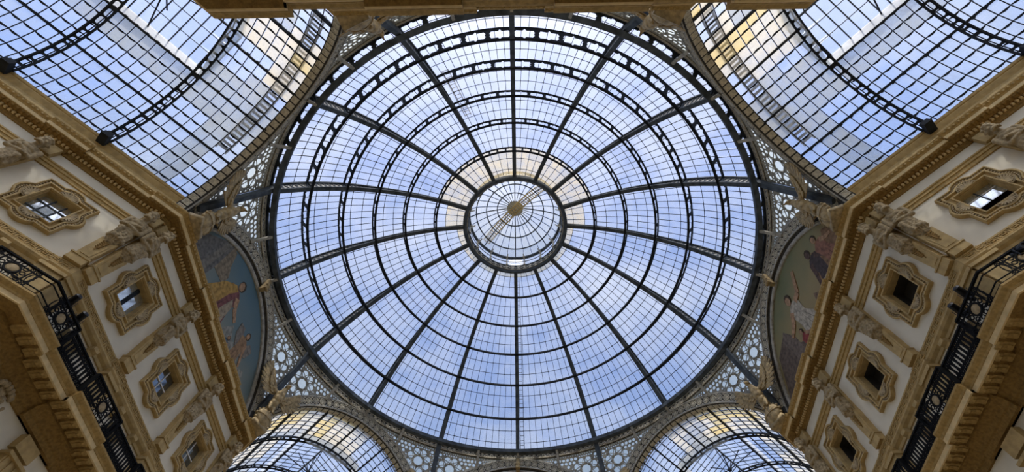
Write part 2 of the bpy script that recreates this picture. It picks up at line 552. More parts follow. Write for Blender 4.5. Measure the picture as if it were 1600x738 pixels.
for (ox, oy), nm in side_name.items():
    B = Block(ox, oy); BL[nm] = B
    full = nm in ('west', 'east')
    vis = {'west': -1, 'east': 1}.get(nm, 0)          # the flank the view shows
    pil = list(PIL_FACE) + [-(HW - CORNER_OFF), HW - CORNER_OFF]
    for sg in (-1, 1):
        pil += [sg * (HW + CORNER_OFF), sg * (HW + 5.85), sg * (HW + 11.3)]
    PILS[nm] = pil
    wins = []
    if full:
        wins = [-5.12, 0., 5.12, vis * (HW + 3.1), vis * (HW + 8.6)]
    WINS[nm] = wins
    ress = [(-3.62, -1.54), (1.54, 3.62)]
    for sg in (-1, 1):
        a, b = sg * (HW - 1.35), sg * (HW + 1.35)
        ress.append((min(a, b), max(a, b)))
        for c in (5.85, 11.3):
            ress.append((sg * (HW + c) - 1.04, sg * (HW + c) + 1.04))
    RESS[nm] = ress
    body = MB()
    B.sweep(body, rect(-.9, 0, 0, 15.2), -L, L)
    wall = tag(body.build('wall_' + nm, 'stucco'), wall_label[nm], 'wall', kind='structure')
    WALL[nm] = wall
    # upper stucco with window openings
    up = MB()
    holes = [(w - WIN_W, w + WIN_W) for w in wins]
    for a, b in span_minus(-L, L, holes):
        B.sweep(up, rect(-.9, 0, 19.1, 24.5), a, b)
    for a, b in holes:
        B.sweep(up, rect(-.9, 0, 19.1, WIN_Z - WIN_H), a, b)
        B.sweep(up, rect(-.9, 0, WIN_Z + WIN_H, 24.5), a, b)
    up.build('stucco_face', 'stucco', wall)
    # mezzanine behind the balcony
    mz = MB()
    mh = [(w - .66, w + .66) for w in wins]
    for a, b in span_minus(-L, L, mh):
        B.sweep(mz, rect(-.9, -.02, 16.0, 18.4), a, b)
    for a, b in mh:
        B.sweep(mz, rect(-.9, -.02, 17.95, 18.4), a, b)
    mz.build('mezzanine_face', 'stucco', wall)
    if full:
        dk = MB()
        for a, b in mh:
            B.sweep(dk, rect(-.88, -.7, 16.0, 18.0), a + .01, b - .01)
        dk.build('mezzanine_opening', 'dark', wall)
    # cornices and bands
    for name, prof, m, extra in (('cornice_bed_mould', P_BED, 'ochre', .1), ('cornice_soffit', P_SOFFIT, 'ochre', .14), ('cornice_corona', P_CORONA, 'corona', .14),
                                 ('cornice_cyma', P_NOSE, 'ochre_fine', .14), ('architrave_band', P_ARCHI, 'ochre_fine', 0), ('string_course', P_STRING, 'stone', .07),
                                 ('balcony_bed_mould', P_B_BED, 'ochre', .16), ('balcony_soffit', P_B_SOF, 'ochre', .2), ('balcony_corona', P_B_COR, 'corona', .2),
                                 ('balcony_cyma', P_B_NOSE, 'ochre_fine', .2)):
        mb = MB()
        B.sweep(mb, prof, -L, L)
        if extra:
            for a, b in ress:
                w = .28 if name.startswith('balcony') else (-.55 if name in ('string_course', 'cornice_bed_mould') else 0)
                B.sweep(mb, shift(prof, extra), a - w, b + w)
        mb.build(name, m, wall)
    pl_ = MB()
    B.sweep(pl_, P_PLINTH, -L, -HW - .55)
    B.sweep(pl_, P_PLINTH, HW + .55, L)
    pl_.build('gutter_plinth', 'stone', wall)
    up2 = MB()      # tawny top moulding of the plinth
    for a, b in ((-L, -HW - .55), (HW + .55, L)):
        B.sweep(up2, [(.4, 26.3), (.6, 26.44), (.62, 26.5), (.62, 26.64), (.3, 26.66)], a, b)
    up2.build('gutter_moulding', 'ochre_fine', wall)
    rf = MB()
    B.sweep(rf, rect(-9, -.45, 25.0, 25.2), -L, L)
    rf.build('roof_slab', 'skin_roof', wall)
    # pedestals and consoles below the string course, blocks above the heads
    if True:
        stp = MB()
        for s in pil:
            stp.box((0, 0, 0), (1, 1, 1), B.frame(s, .1, 24.0) @ Matrix.Diagonal((.84 if abs(abs(s) - HW) > .5 else .72, .34, .78, 1)))
        stp.build('frieze_block', 'stone', wall)
    if full:
        PED = MB().box((0, -.22, 1.1), (.98, .48, 2.2)).box((0, -.26, 2.08), (1.1, .56, .16)).mesh('pedestal')
        CON = MB().prism([(0, 0), (-.16, .02), (-.22, .2), (-.34, .3), (-.34, .46), (0, .46)], lambda y, z, t: Vector((t, y, z)), -.17, .17).mesh('console')
        # pedestals
        for s in pil:
            if s * vis < -HW - 1: continue
            q = s
            o = obj('pedestal', PED, 'stone', wall, B.frame(q, 0, 16.14))
        for w in wins:
            for dx in (-.86, .86):
                obj('console', CON, 'stone', wall, B.frame(w + dx, 0, 17.92))
    # dentils of the upper cornice, one joined relief
    dt = MB()
    s = -L + .1
    lim = L
    while s < lim:
        show = (nm == 'north') or (full and s * vis > -HW - 1.0)
        if show and abs(abs(s) - HW) > .12:
            ex = .1 if any(a <= s <= b for a, b in [(a + .55, b - .55) for a, b in ress]) else 0
            dt.box((0, 0, 0), (1, 1, 1), B.frame(s, .24 + ex, 24.63) @ Matrix.Diagonal((.11, .12, .13, 1)))
        s += .2
    if dt.v:
        tag(dt.build('dentil_row', 'corona', wall, fix=False), kind='stuff')
    # leaf brackets of the upper soffit and beads on the cyma: too fine to pick apart
    rl = MB(); eg = MB()
    s = -L + .15
    while s < lim:
        show = (nm == 'north') or (full and s * vis > -HW - 1.0)
        if show and abs(abs(s) - HW) > .15:
            ex = .14 if any(a <= s <= b for a, b in ress) else 0
            F = B.frame(s, .29 + ex, 24.72)
            rl.add([F @ Vector(p) for p in [(-.08, -.3, 0), (.08, -.3, 0), (.06, -.02, 0), (-.06, -.02, 0), (-.05, -.26, -.06), (.05, -.26, -.06), (0, -.08, -.07)]],
                   [(0, 1, 5, 4), (1, 2, 6, 5), (2, 3, 6), (3, 0, 4, 6), (4, 5, 6), (0, 3, 2, 1)])
            F = B.frame(s, .79 + ex, 25.11)
            eg.blob((0, 0, 0), (.07, .05, .07), F.to_3x3().to_4x4(), 6, 4)
            for i in range(len(eg.v) - (3 * 6 + 2), len(eg.v)):
                eg.v[i] = tuple(Vector(eg.v[i]) + F.translation)
        s += .24
    if rl.v:
        tag(rl.build('soffit_foliage', 'ochre', wall), kind='stuff')
        tag(eg.build('egg_moulding', 'stone', wall, fix=False), kind='stuff')
    if full:
        # Greek key, motif by motif, and leaf modillions under the balcony
        lo, hi = (-HW - 9.0, HW + .2) if vis < 0 else (-HW - .2, HW + 9.0)
        s = -HW + .3
        pos = []
        k = -int((HW + 9) / .46) - 1
        while k * .46 < HW + 9.2:
            pos.append(k * .46 + .23); k += 1
        for s in pos:
            if not lo < s < hi or abs(abs(s) - HW) < .2: continue
            ex = .07 if any(a + .5 <= s <= b - .5 for a, b in ress) else 0
            obj('key_motif', KEY, 'ochre_fine', wall, B.frame(s, .145 + ex, 18.79))
        s = lo
        while s < hi:
            if abs(abs(s) - HW) > .25:
                ex = .2 if any(a - .28 <= s <= b + .28 for a, b in ress) else 0
                obj('modillion', LEAF, 'ochre_fine', wall, B.frame(s, .44 + ex, 15.64))
            s += .5
        # lower order: pilasters, their entablature blocks, scroll keystones
        PILA = MB().box((0, -.14, -3), (.9, .32, 6)).box((0, -.2, -.06), (1.1, .46, .12)).box((-.3, -.31, -3), (.14, .05, 6)).box((.3, -.31, -3), (.14, .05, 6)).box((0, -.31, -3), (.16, .05, 6)).mesh('lower_pilaster')
        BLK = MB().box((0, -.14, .28), (1.0, .34, .56)).mesh('entablature_block')
        for s in PIL_FACE + [vis * (HW - .6)]:
            obj('lower_pilaster', PILA, 'stone', wall, B.frame(s, 0, 14.0))
            obj('entablature_block', BLK, 'stone', wall, B.frame(s, 0, 14.18))
        kb = MB()
        kb.box((0, -.08, .1), (.36, .2, 1.4))
        for sx in (-1, 1):
            pts = [Vector((sx * (.1 + .05 * a) * math.cos(a * 1.1) + sx * .16, -.22, .35 + (.04 + .05 * a) * math.sin(a * 1.1))) for a in [i * .45 for i in range(14)]]
            kb.tube(pts, .055, 6)
            kb.tube([Vector((sx * .3, -.2, .5)), Vector((sx * .22, -.2, 0)), Vector((sx * .12, -.2, -.5)), Vector((sx * .2, -.2, -.65))], .06, 6)
        for i in range(7):
            a = (i - 3) * .42
            kb.blob((.42 * math.sin(a), -.24, .62 + .22 * math.cos(a)), (.1, .1, .13), None, 8, 6)
        KEYST = kb.mesh('scroll_keystone')
        for s in (-5.12, 0, 5.12):
            obj('scroll_keystone', KEYST, 'sand', wall, B.frame(s, 0, 14.1))


# ------------------------------------------------------------------ quatrefoil windows
def frame_r(th):
    c, s = math.cos(th), math.sin(th)
    w, h = 1.20, 1.34
    best = min(w / max(1e-6, abs(c)), h / max(1e-6, abs(s)))
    for cx, cz, r in ((w - .3, 0, .58), (-w + .3, 0, .58), (0, h - .3, .58), (0, -h + .3, .58)):
        b = c * cx + s * cz
        disc = b * b - (cx * cx + cz * cz - r * r)
        if disc > 0:
            best = max(best, b + math.sqrt(disc))
    return best


def open_r(th):
    return min(WIN_W / max(1e-6, abs(math.cos(th))), WIN_H / max(1e-6, abs(math.sin(th))))


angs = sorted([2 * PI * k / 88 for k in range(88)] + [math.atan2(sz * 1.34, sx * 1.2) % (2 * PI) for sx in (-1, 1) for sz in (-1, 1)] +
              [math.atan2(sz * WIN_H, sx * WIN_W) % (2 * PI) for sx in (-1, 1) for sz in (-1, 1)])
layers = [(1, .0), (1, .12), (.95, .2), (.85, .2), (.81, .07), (.66, .07), (.63, .17), (.5, .17), (.46, .05), (.2, .05), (.16, .16), (.05, .16), (0, .08), (0, -.1)]
fm = MB()
n = len(angs)
vs = []
for f, d in layers:
    for t in angs:
        a, b = open_r(t), frame_r(t)
        # keep mouldings an even width: measure from the outline inwards
        r = a + (b - a) * f
        vs.append((r * math.cos(t), -d, r * math.sin(t)))
fs = [(i * n + k, i * n + (k + 1) % n, (i + 1) * n + (k + 1) % n, (i + 1) * n + k) for i in range(len(layers) - 1) for k in range(n)]
fm.add(vs, fs)
FRAME = fm.mesh('frame')
bd = MB()
for k in range(0, 76):
    t = 2 * PI * k / 76
    a, b = open_r(t), frame_r(t)
    r = a + (b - a) * .735
    bd.box((r * math.cos(t), -.11, r * math.sin(t)), (.075, .09, .06))
BEAD = bd.mesh('beading')
sh = MB()
for k in range(9):
    a = PI * (k + .5) / 9
    sh.bar((0, -.1, 0), (.34 * math.cos(a), -.16, .34 * math.sin(a)), .07, .07, (0, 1, 0))
sh.tube([(.38 * math.cos(PI * k / 10), -.15, .38 * math.sin(PI * k / 10)) for k in range(11)], .035, 6)
SHELL = sh.mesh('shell')
def tunnel(y0, y1, t):
    mb = MB()
    for x0, x1, z0, z1 in ((-WIN_W, -WIN_W + t, -WIN_H, WIN_H), (WIN_W - t, WIN_W, -WIN_H, WIN_H), (-WIN_W, WIN_W, -WIN_H, -WIN_H + t), (-WIN_W, WIN_W, WIN_H - t, WIN_H)):
        mb.box(((x0 + x1) / 2, (y0 + y1) / 2, (z0 + z1) / 2), (x1 - x0, y1 - y0, z1 - z0))
    return mb


REVEAL = tunnel(-.02, .34, .03).mesh('reveal')
BACK = tunnel(.34, .89, .035).box((0, .9, 0), (2 * WIN_W + .1, .06, 2 * WIN_H + .1)).mesh('dark_room')
PANE = {}


def pane_mesh(w, h):
    k = (round(w, 3), round(h, 3))
    if k not in PANE:
        PANE[k] = MB().box((0, 0, 0), (w, .015, h)).mesh('pane')
    return PANE[k]


def make_window(idx, B, s, kind, label):
    F = B.frame(s, 0, WIN_Z)
    w = bpy.data.objects.new('window_%d' % idx, None)
    COL.objects.link(w)
    w.matrix_basis = F
    tag(w, label, 'window', 'quatrefoil windows of the upper storey', 'structure')

    def part(name, me, m, basis=None, parent=None):
        return obj(name, me, m, parent or w, basis, local=True)
    part('frame', FRAME, 'stone')
    part('beading', BEAD, 'sand')
    part('reveal', REVEAL, 'stone')
    for x, z, r in ((0, WIN_H + .07, 0), (WIN_W + .07, 0, PI / 2), (0, -WIN_H - .07, PI), (-WIN_W - .07, 0, -PI / 2)):
        part('shell', SHELL, 'sand', Matrix.Translation((x, 0, z)) @ Matrix.Rotation(r, 4, 'Y'))
    part('dark_room', BACK, 'dark')
    depth = .3
    bars = []
    if kind == 'grid':
        nx, nz, gm, bm_, dep = 3, 3, 'win_pale', 'ironlite', .28
    elif kind == 'pair':
        nx, nz, gm, bm_, dep = 2, 1, 'win_pale', 'iron', .3
    elif kind == 'cross':
        nx, nz, gm, bm_, dep = 2, 2, 'win_dark', 'white', .3
    elif kind == 'half':
        nx, nz, gm, bm_, dep = 2, 2, 'win_pale', 'white', .45
    else:
        nx, nz, gm, bm_, dep = 1, 1, 'win_dark', 'white', .62
    if kind == 'open':
        # hopper sash hinged at the sill and leaning inwards
        C_ = Matrix.Translation((0, .26, -WIN_H + .06)) @ Matrix.Rotation(-.75, 4, 'X')
        W2, H2 = 2 * WIN_W - .1, .95
        cas = MB()
        for x0, x1, z0, z1 in ((-W2 / 2, -W2 / 2 + .06, 0, H2), (W2 / 2 - .06, W2 / 2, 0, H2), (-W2 / 2, W2 / 2, 0, .06), (-W2 / 2, W2 / 2, H2 - .06, H2)):
            cas.box(((x0 + x1) / 2, 0, (z0 + z1) / 2), (x1 - x0, .05, z1 - z0))
        co = part('casement', cas.mesh('casement'), 'ironlite', C_)
        part('pane', pane_mesh(W2 - .12, H2 - .12), 'win_grey', Matrix.Translation((0, 0, H2 / 2)), co)
    elif kind == 'half':
        for i in range(2):
            part('pane', pane_mesh(WIN_W - .04, WIN_H * 1.1), 'win_pale', Matrix.Translation(((i - .5) * WIN_W, .3, WIN_H * .42)))
        for i in range(3):
            part('mullion', MB().box(((i - 1) * WIN_W, .29, WIN_H * .42), (.05, .05, WIN_H * 1.1)).mesh('mullion'), 'ironlite')
        part('mullion', MB().box((0, .29, WIN_H * .55), (2 * WIN_W, .04, .04)).mesh('mullion'), 'white')
    else:
        pw, ph = 2 * WIN_W / nx, 2 * WIN_H / nz
        for i in range(nx):
            for k in range(nz):
                part('pane', pane_mesh(pw - .03, ph - .03), gm, Matrix.Translation((-WIN_W + pw * (i + .5), dep, -WIN_H + ph * (k + .5))) @ Matrix.Rotation(.012 * ((i + k) % 3 - 1), 4, 'X'))
        for i in range(nx + 1):
            tck = .05 if kind != 'pair' or i != 1 else .2
            part('mullion', MB().box((-WIN_W + pw * i, dep - .02, 0), (tck, .06, 2 * WIN_H)).mesh('mullion'), bm_)
        for k in range(nz + 1):
            part('mullion', MB().box((0, dep - .02, -WIN_H + ph * k), (2 * WIN_W, .06, .05)).mesh('mullion'), bm_)
        if kind in ('grid', 'pair'):
            part('mullion', MB().box((0, dep - .1, -WIN_H + .2), (2 * WIN_W, .05, .05)).mesh('mullion'), 'rail')
    return w


win_i = 1
for nm, kinds in (('west', ('pair', 'cross', 'cross', 'grid', 'grid')), ('east', ('open', 'open', 'open', 'half', 'half'))):
    mural = 'teal-sky' if nm == 'west' else 'golden-sky'
    if nm == 'west':
        labs = ('quatrefoil window with two pale panes beside the paired corner statues, teal-sky side',
                'quatrefoil window with white cross bars, middle of three under the teal-sky mural',
                'quatrefoil window at the far lower end of the wall under the teal-sky mural',
                'quatrefoil window with pale gridded panes on the arm wall beyond the teal-sky mural',
                'quatrefoil window farthest along the arm wall beyond the teal-sky mural')
        order = WINS[nm]
    else:
        labs = ('quatrefoil window at the far lower end of the wall under the golden-sky mural',
                'open dark quatrefoil window, middle of three under the golden-sky mural',
                'open dark quatrefoil window beside the paired corner statues, golden-sky side',
                'quatrefoil window half showing pale panes on the arm wall beyond the golden-sky mural',
                'quatrefoil window farthest along the arm wall beyond the golden-sky mural')
        order = WINS[nm]
    for s, k, lb in zip(order, kinds, labs):
        make_window(win_i, BL[nm], s, k, lb)
        win_i += 1


# ------------------------------------------------------------------ telamon statues on tapering pilasters
def capsule(mb, a, b, r0, r1, n=6):
    a, b = Vector(a), Vector(b)
    for i in range(n + 1):
        t = i / n
        mb.blob(a.lerp(b, t), r0 + (r1 - r0) * t, None, 10, 7)


def statue_mesh(mirror):
    k = -1 if mirror else 1
    b = MB()
    # hips and drapery
    for z, rx, ry, y in ((1.95, .24, .18, -.2), (2.15, .29, .23, -.25), (2.4, .33, .26, -.30), (2.65, .39, .29, -.34), (2.85, .39, .28, -.36)):
        b.blob((0, y, z), (rx, ry, .2), None, 16, 8)
    # trunk, leaning forwards towards the head
    for z, rx, ry, y in ((3.0, .37, .27, -.38), (3.2, .38, .27, -.41), (3.42, .41, .27, -.45), (3.62, .43, .26, -.49), (3.82, .40, .21, -.52)):
        b.blob((0, y, z), (rx, ry, .17), None, 14, 8)
    for sx in (-1, 1):
        b.blob((sx * .15, -.66, 3.64), (.15, .08, .12), None, 10, 7)
        b.blob((sx * .42, -.51, 3.80), .15, None, 10, 7)
    capsule(b, (.45 * k, -.52, 3.78), (.48 * k, -.54, 3.18), .135, .11)
    capsule(b, (.48 * k, -.54, 3.18), (-.14 * k, -.70, 3.40), .105, .08)
    capsule(b, (-.45 * k, -.52, 3.78), (-.46 * k, -.53, 3.12), .135, .11)
    capsule(b, (-.46 * k, -.53, 3.12), (.12 * k, -.68, 3.14), .105, .08)
    for cx, cz, dr in ((-.2 * k, 3.42, -1), (.17 * k, 3.14, 1)):          # hands with fingers laid on the arm
        b.blob((cx, -.72, cz), (.08, .045, .075), None, 8, 6)
        for i in range(4):
            capsule(b, (cx + dr * k * .05, -.74, cz + .055 - .035 * i), (cx + dr * k * (.17 + .01 * (i == 1)), -.70, cz + .045 - .035 * i), .024, .02, 3)
        capsule(b, (cx, -.75, cz + .05), (cx + dr * k * .05, -.76, cz + .12), .026, .022, 3)
    # drapery knots and hanging folds
    for i in range(9):
        a = PI * (i / 8) + PI
        x, y = .34 * math.cos(a), -.30 + .27 * math.sin(a)
        capsule(b, (x * .9, y, 2.95), (x * 1.05, y * 1.02 - .02, 2.3 - .1 * (i % 2)), .055, .075, 5)
        capsule(b, (x * 1.05, y * 1.02 - .02, 2.3), (x * .6, y * .72, 1.9), .065, .03, 4)
    b.blob((.25 * k, -.62, 2.85), (.17, .12, .15), None, 10, 7)
    capsule(b, (.25 * k, -.66, 2.8), (.2 * k, -.62, 2.1), .09, .05, 6)
    # neck and head, bent forwards
    h0 = len(b.v)
    capsule(b, (0, -.36, 3.78), (0, -.48, 4.1), .14, .13, 4)
    b.blob((0, -.55, 4.34), (.185, .215, .255), None, 14, 10)
    b.blob((0, -.65, 4.2), (.115, .12, .11), None, 10, 7)          # jaw
    b.blob((0, -.775, 4.32), (.032, .05, .075), None, 8, 6)         # nose
    b.blob((0, -.735, 4.41), (.15, .05, .035), None, 8, 6)           # brow
    for sx in (-1, 1):
        b.blob((sx * .075, -.735, 4.365), (.03, .02, .018), None, 8, 6)
        b.blob((sx * .19, -.53, 4.32), (.035, .06, .08), None, 8, 6)
        b.blob((sx * .10, -.70, 4.27), (.055, .05, .05), None, 8, 6)
    b.blob((0, -.755, 4.21), (.065, .03, .02), None, 8, 6)           # mouth
    rnd = random.Random(3)
    for i in range(46):                                               # curls of hair and beard
        a = rnd.uniform(0, 2 * PI); e = rnd.uniform(.05, 1.45)
        p = Vector((.205 * math.cos(a) * math.cos(e), -.53 + .23 * math.sin(a) * math.cos(e), 4.38 + .27 * math.sin(e)))
        if p.y < -.66 and p.z < 4.47: continue
        b.blob(p, .055, None, 7, 5)
    for i in range(12):
        a = PI + PI * i / 11
        b.blob((.12 * math.cos(a), -.66 + .1 * math.sin(a), 4.11 - .03 * (i % 2)), (.045, .045, .06), None, 7, 5)

    for i in range(h0, len(b.v)):
        p = Vector(b.v[i]); c = Vector((0, -.46, 4.0)); b.v[i] = tuple(c + (p - c) * 1.28 + Vector((0, -.12, -.05)))

    def folds(p):
        if p.z < 3.02:
            a = math.atan2(p.y + .3, p.x)
            w = min(1, (3.02 - p.z) * 2.5)
            f = 1 + w * .055 * math.sin(a * 13 + p.z * 5 * k + 1.5 * math.sin(p.z * 4))
            p.x *= f; p.y = -.3 + (p.y + .3) * f
        return p
    return blob_mesh(b, .03, 'figure', 1, folds)


FIG = [statue_mesh(False), statue_mesh(True)]
pm = MB()
pm.hexa([(-.30, -.30, .42), (.30, -.30, .42), (.30, .05, .42), (-.30, .05, .42), (-.36, -.32, 2.05), (.36, -.32, 2.05), (.36, .05, 2.05), (-.36, .05, 2.05)])
pm.box((0, -.15, .2), (.74, .42, .4)); pm.box((0, -.16, .415), (.82, .48, .07))
pm.hexa([(-.2, -.325, .62), (.2, -.325, .62), (.2, -.2, .62), (-.2, -.2, .62), (-.26, -.345, 1.6), (.26, -.345, 1.6), (.26, -.2, 1.6), (-.26, -.2, 1.6)])
pm.box((0, -.1, 3.0), (.66, .2, 2.1))
TERM = pm.mesh('tapering_pilaster')
sp = MB()
for i in range(5):
    for sx in (-1, 1):
        sp.bar((0, -.36, 1.72 - .12 * i), (sx * (.14 - .015 * i), -.39, 1.78 - .12 * i), .06, .05, (0, 1, 0))
sp.bar((0, -.36, 1.85), (0, -.36, 1.1), .04, .04, (0, 1, 0))
SPRIG = sp.mesh('leaf_sprig')


def make_statue(B, s, idx, label):
    w = bpy.data.objects.new('telamon_statue', None)
    COL.objects.link(w)
    w.matrix_basis = B.frame(s, .0, 19.2)
    tag(w, label, 'statue', 'stone half-figures on the upper wall')
    obj('tapering_pilaster', TERM, 'stone', w, local=True)
    obj('figure', FIG[idx % 2], 'sand', w, local=True)
    obj('leaf_sprig', SPRIG, 'ochre', w, local=True)
    return w


for nm, vis, sky in (('west', -1, 'teal-sky'), ('east', 1, 'golden-sky')):
    B = BL[nm]
    make_statue(B, vis * (HW - CORNER_OFF), 0, 'stone figure of the corner pair facing the crossing, below the %s mural' % sky)
    make_statue(B, vis * (HW + CORNER_OFF), 1, 'stone figure of the corner pair facing the arm, %s side' % sky)
    make_statue(B, vis * 2.58, 1, 'stone figure between the first two windows under the %s mural' % sky)
    make_statue(B, -vis * 2.58, 0, 'stone figure between the last two windows under the %s mural' % sky)
    make_statue(B, -vis * (HW - CORNER_OFF), 1, 'stone figure at the lower far corner under the %s mural' % sky)
    make_statue(B, vis * (HW + 5.85), 0, 'stone figure on the arm wall past the corner pair, %s side' % sky)


# ------------------------------------------------------------------ balcony railings and spotlights
def ring_loop(rx, rz, n=10):
    return circle(0, 0, rx, n, 0, rz)


ob = MB()
XZ = lambda x, z, t: Vector((x, t, z))
ob.ring(ring_loop(.092, .27), ring_loop(.058, .225), XZ, -.02, .02)
for zc in (.345, -.345):
    for xc in (-.05, .05):
        ob.ring([(x + xc, z + zc) for x, z in ring_loop(.056, .062, 6)], [(x + xc, z + zc) for x, z in ring_loop(.028, .034, 6)], XZ, -.02, .02)
ob.box((.1, 0, 0), (.035, .04, .9)); ob.box((.1, 0, .25), (.13, .03, .07)); ob.box((.1, 0, -.25), (.13, .03, .07)); ob.box((.1, 0, 0), (.07, .03, .06))
OVAL = ob.mesh('oval_baluster')
rb = MB()
rb.ring(circle(0, 0, .27, 20), circle(0, 0, .2, 20), XZ, -.03, .03)
for k in range(10):
    a = 2 * PI * k / 10
    rb.ring([(x + .37 * math.cos(a), z + .37 * math.sin(a)) for x, z in circle(0, 0, .1, 8)], [(x + .37 * math.cos(a), z + .37 * math.sin(a)) for x, z in circle(0, 0, .06, 8)], XZ, -.015, .015)
for sx in (-1, 1):
    rb.box((sx * .5, 0, 0), (.045, .05, .95))
    for sz in (-1, 1):
        pts = [Vector((sx * (.38 + .02 * a) + .06 * math.cos(a * 1.3) * sx, 0, sz * (.34 + .05 * math.sin(a * 1.3)))) for a in [i * .5 for i in range(10)]]
        rb.tube(pts, .02, 5)
RPANEL = rb.mesh('roundel_panel')
RDISC = MB().lathe([(.19, -.03), (.2, 0), (.15, .02), (.0, .045)], 18, Matrix.Rotation(PI / 2, 4, 'X')).mesh('stone_disc')

for nm, vis, sky in (('west', -1, 'teal-sky'), ('east', 1, 'golden-sky')):
    B = BL[nm]
    lo, hi = (-HW - 9.0, HW + .0) if vis < 0 else (-HW - .0, HW + 9.0)
    p0 = B.at(0, 1.1, 16.14)
    r = empty('balcony_railing', p0, label='black iron balcony railing with ovals and stone discs, %s side' % sky, cat='railing')
    ress = RESS[nm]
    rl = MB()
    segs = [(a - .28, b + .28) for a, b in ress if a - .28 < hi and b + .28 > lo]
    plain = span_minus(lo, hi, segs)
    dB = 1.1

    def rails(a, b, d):
        B.sweep(rl, rect(d - .035, d + .035, 16.18, 16.24), a, b)
        B.sweep(rl, rect(d - .05, d + .05, 17.1, 17.17), a, b)
        B.sweep(rl, rect(d - .02, d + .02, 16.40, 16.43), a, b)
        B.sweep(rl, rect(d - .02, d + .02, 16.91, 16.94), a, b)
    for a, b in plain: rails(a, b, dB)
    for a, b in segs: rails(max(lo, a), min(hi, b), dB + .2)
    for a, b in segs:
        for e in (a, b):
            if lo < e < hi:
                rl.box((0, .1, .5), (.06, .26, 1.0), B.frame(e, dB + .0, 16.16) @ Matrix.Translation((0, -.2, 0)))
    rl.build('rail', 'rail', r)
    discs = [s for s in PILS[nm] if lo < s < hi]
    for s in discs:
        c = s
        if abs(abs(s) - HW) < .5:
            c = math.copysign(HW + (.75 if abs(s) > HW else -.75), s)
        F = B.frame(c, dB + .2, 16.66)
        q = obj('roundel_panel', RPANEL, 'rail', r, F)
        o2 = obj('stone_disc', RDISC, 'sand', q, F)
        o2.matrix_parent_inverse = wm(q).inverted()
    cs = []
    for s in discs:
        c = s
        if abs(abs(s) - HW) < .5:
            c = math.copysign(HW + (.75 if abs(s) > HW else -.75), s)
        cs.append(c)
    s = lo + .1
    while s < hi:
        if all(abs(s - c) > .58 for c in cs) and abs(abs(s) - HW) > .06:
            ex = .2 if any(a <= s <= b for a, b in segs) else 0
            obj('oval_baluster', OVAL, 'rail', r, B.frame(s, dB + ex, 16.67))
        s += .2


def spotlight(mtx, label):
    w = bpy.data.objects.new('spotlight', None)
    COL.objects.link(w); w.matrix_basis = mtx
    tag(w, label, 'spotlight', 'black spotlights clamped on the balconies')
    hd = MB().lathe([(.06, -.34), (.13, -.3), (.14, 0), (.17, .22), (.17, .3), (.13, .3), (.11, .24)], 14, Matrix.Rotation(PI / 2 + .5, 4, 'X'))
    obj('lamp_head', hd.mesh('lamp_head'), 'bulb', w, local=True)
    yk = MB().box((-.19, 0, -.1), (.025, .05, .34)).box((.19, 0, -.1), (.025, .05, .34)).box((0, 0, -.26), (.4, .05, .03)).box((0, 0, -.36), (.06, .06, .2)).box((0, 0, -.46), (.14, .12, .08))
    obj('yoke', yk.mesh('yoke'), 'bulb', w, local=True)
    return w


for nm, s, d, z, ang, lb in (('west', -7.15, .95, 17.65, 2.6, 'black spotlight on the balcony rail below the pale two-pane window, upper one'),
                             ('west', -6.35, .95, 17.6, 2.6, 'black spotlight on the balcony rail below the pale two-pane window, lower one'),
                             ('east', 7.1, .95, 17.65, -2.6, 'black spotlight on the balcony near the golden-sky corner pair'),
                             ('east', 6.35, .95, 17.6, -2.6, 'black spotlight lower along the balcony, golden-sky side'),
                             ('east', 8.6, 1.25, 17.0, .6, 'black spotlight outside the railing corner, golden-sky side')):
    spotlight(BL[nm].frame(s, d, z) @ Matrix.Rotation(ang, 4, 'Z'), lb)


# ------------------------------------------------------------------ eight arches round the crossing
def arc_pt(r, a, y=0.):
    return Vector((r * math.cos(a), y, r * math.sin(a)))


def arc_sweep(mb, prof, a0, a1, n, clamp=None):
    """prof: closed list of (r, y)"""
    m = len(prof)
    vs = []
    for i in range(n + 1):
        a = a0 + (a1 - a0) * i / n
        for r, y in prof:
            p = arc_pt(r, a, y)
            if clamp:
                p.x = max(-clamp, min(clamp, p.x))
            vs.append(p)
    fs = [(i * m + k, i * m + (k + 1) % m, (i + 1) * m + (k + 1) % m, (i + 1) * m + k) for i in range(n) for k in range(m)]
    fs += [tuple(range(m - 1, -1, -1)), tuple(n * m + k for k in range(m))]
    return mb.add(vs, fs)


R = math.radians
ros = MB()      # cast rosette, local: x along the band, z across, -y towards the court
ros.ring(circle(0, 0, .27, 16), circle(0, 0, .225, 16), XZ, -.035, .01)
for k in range(8):
    a = 2 * PI * k / 8
    ros.prism([(.06 * math.cos(a), .06 * math.sin(a)), (.13 * math.cos(a - .33), .13 * math.sin(a - .33)), (.2 * math.cos(a), .2 * math.sin(a)), (.13 * math.cos(a + .33), .13 * math.sin(a + .33))], XZ, -.035, .01)
ros.prism(circle(0, 0, .05, 8), XZ, -.045, .01)
for sz in (-1, 1):
    for sx in (-1, 1):
        ros.prism(circle(sx * .28, sz * .29, .065, 6), XZ, -.03, .01)
    ros.prism(circle(0, sz * .345, .04, 6), XZ, -.03, .01)
ROS = ros.mesh('rosette')
cof = MB()      # soffit panel of an arch, local: x along the curve, y through the arch, z away from the axis
XY = lambda x, y, t: Vector((x, y, t))
cof.box((0, 0, .012), (.40, .40, .02))
cof.ring([(-.2, -.2), (.2, -.2), (.2, .2), (-.2, .2)], [(-.15, -.15), (.15, -.15), (.15, .15), (-.15, .15)], XY, -.04, .02)
cof.ring(circle(0, 0, .11, 8, PI / 8), circle(0, 0, .075, 8, PI / 8), XY, -.03, .02)
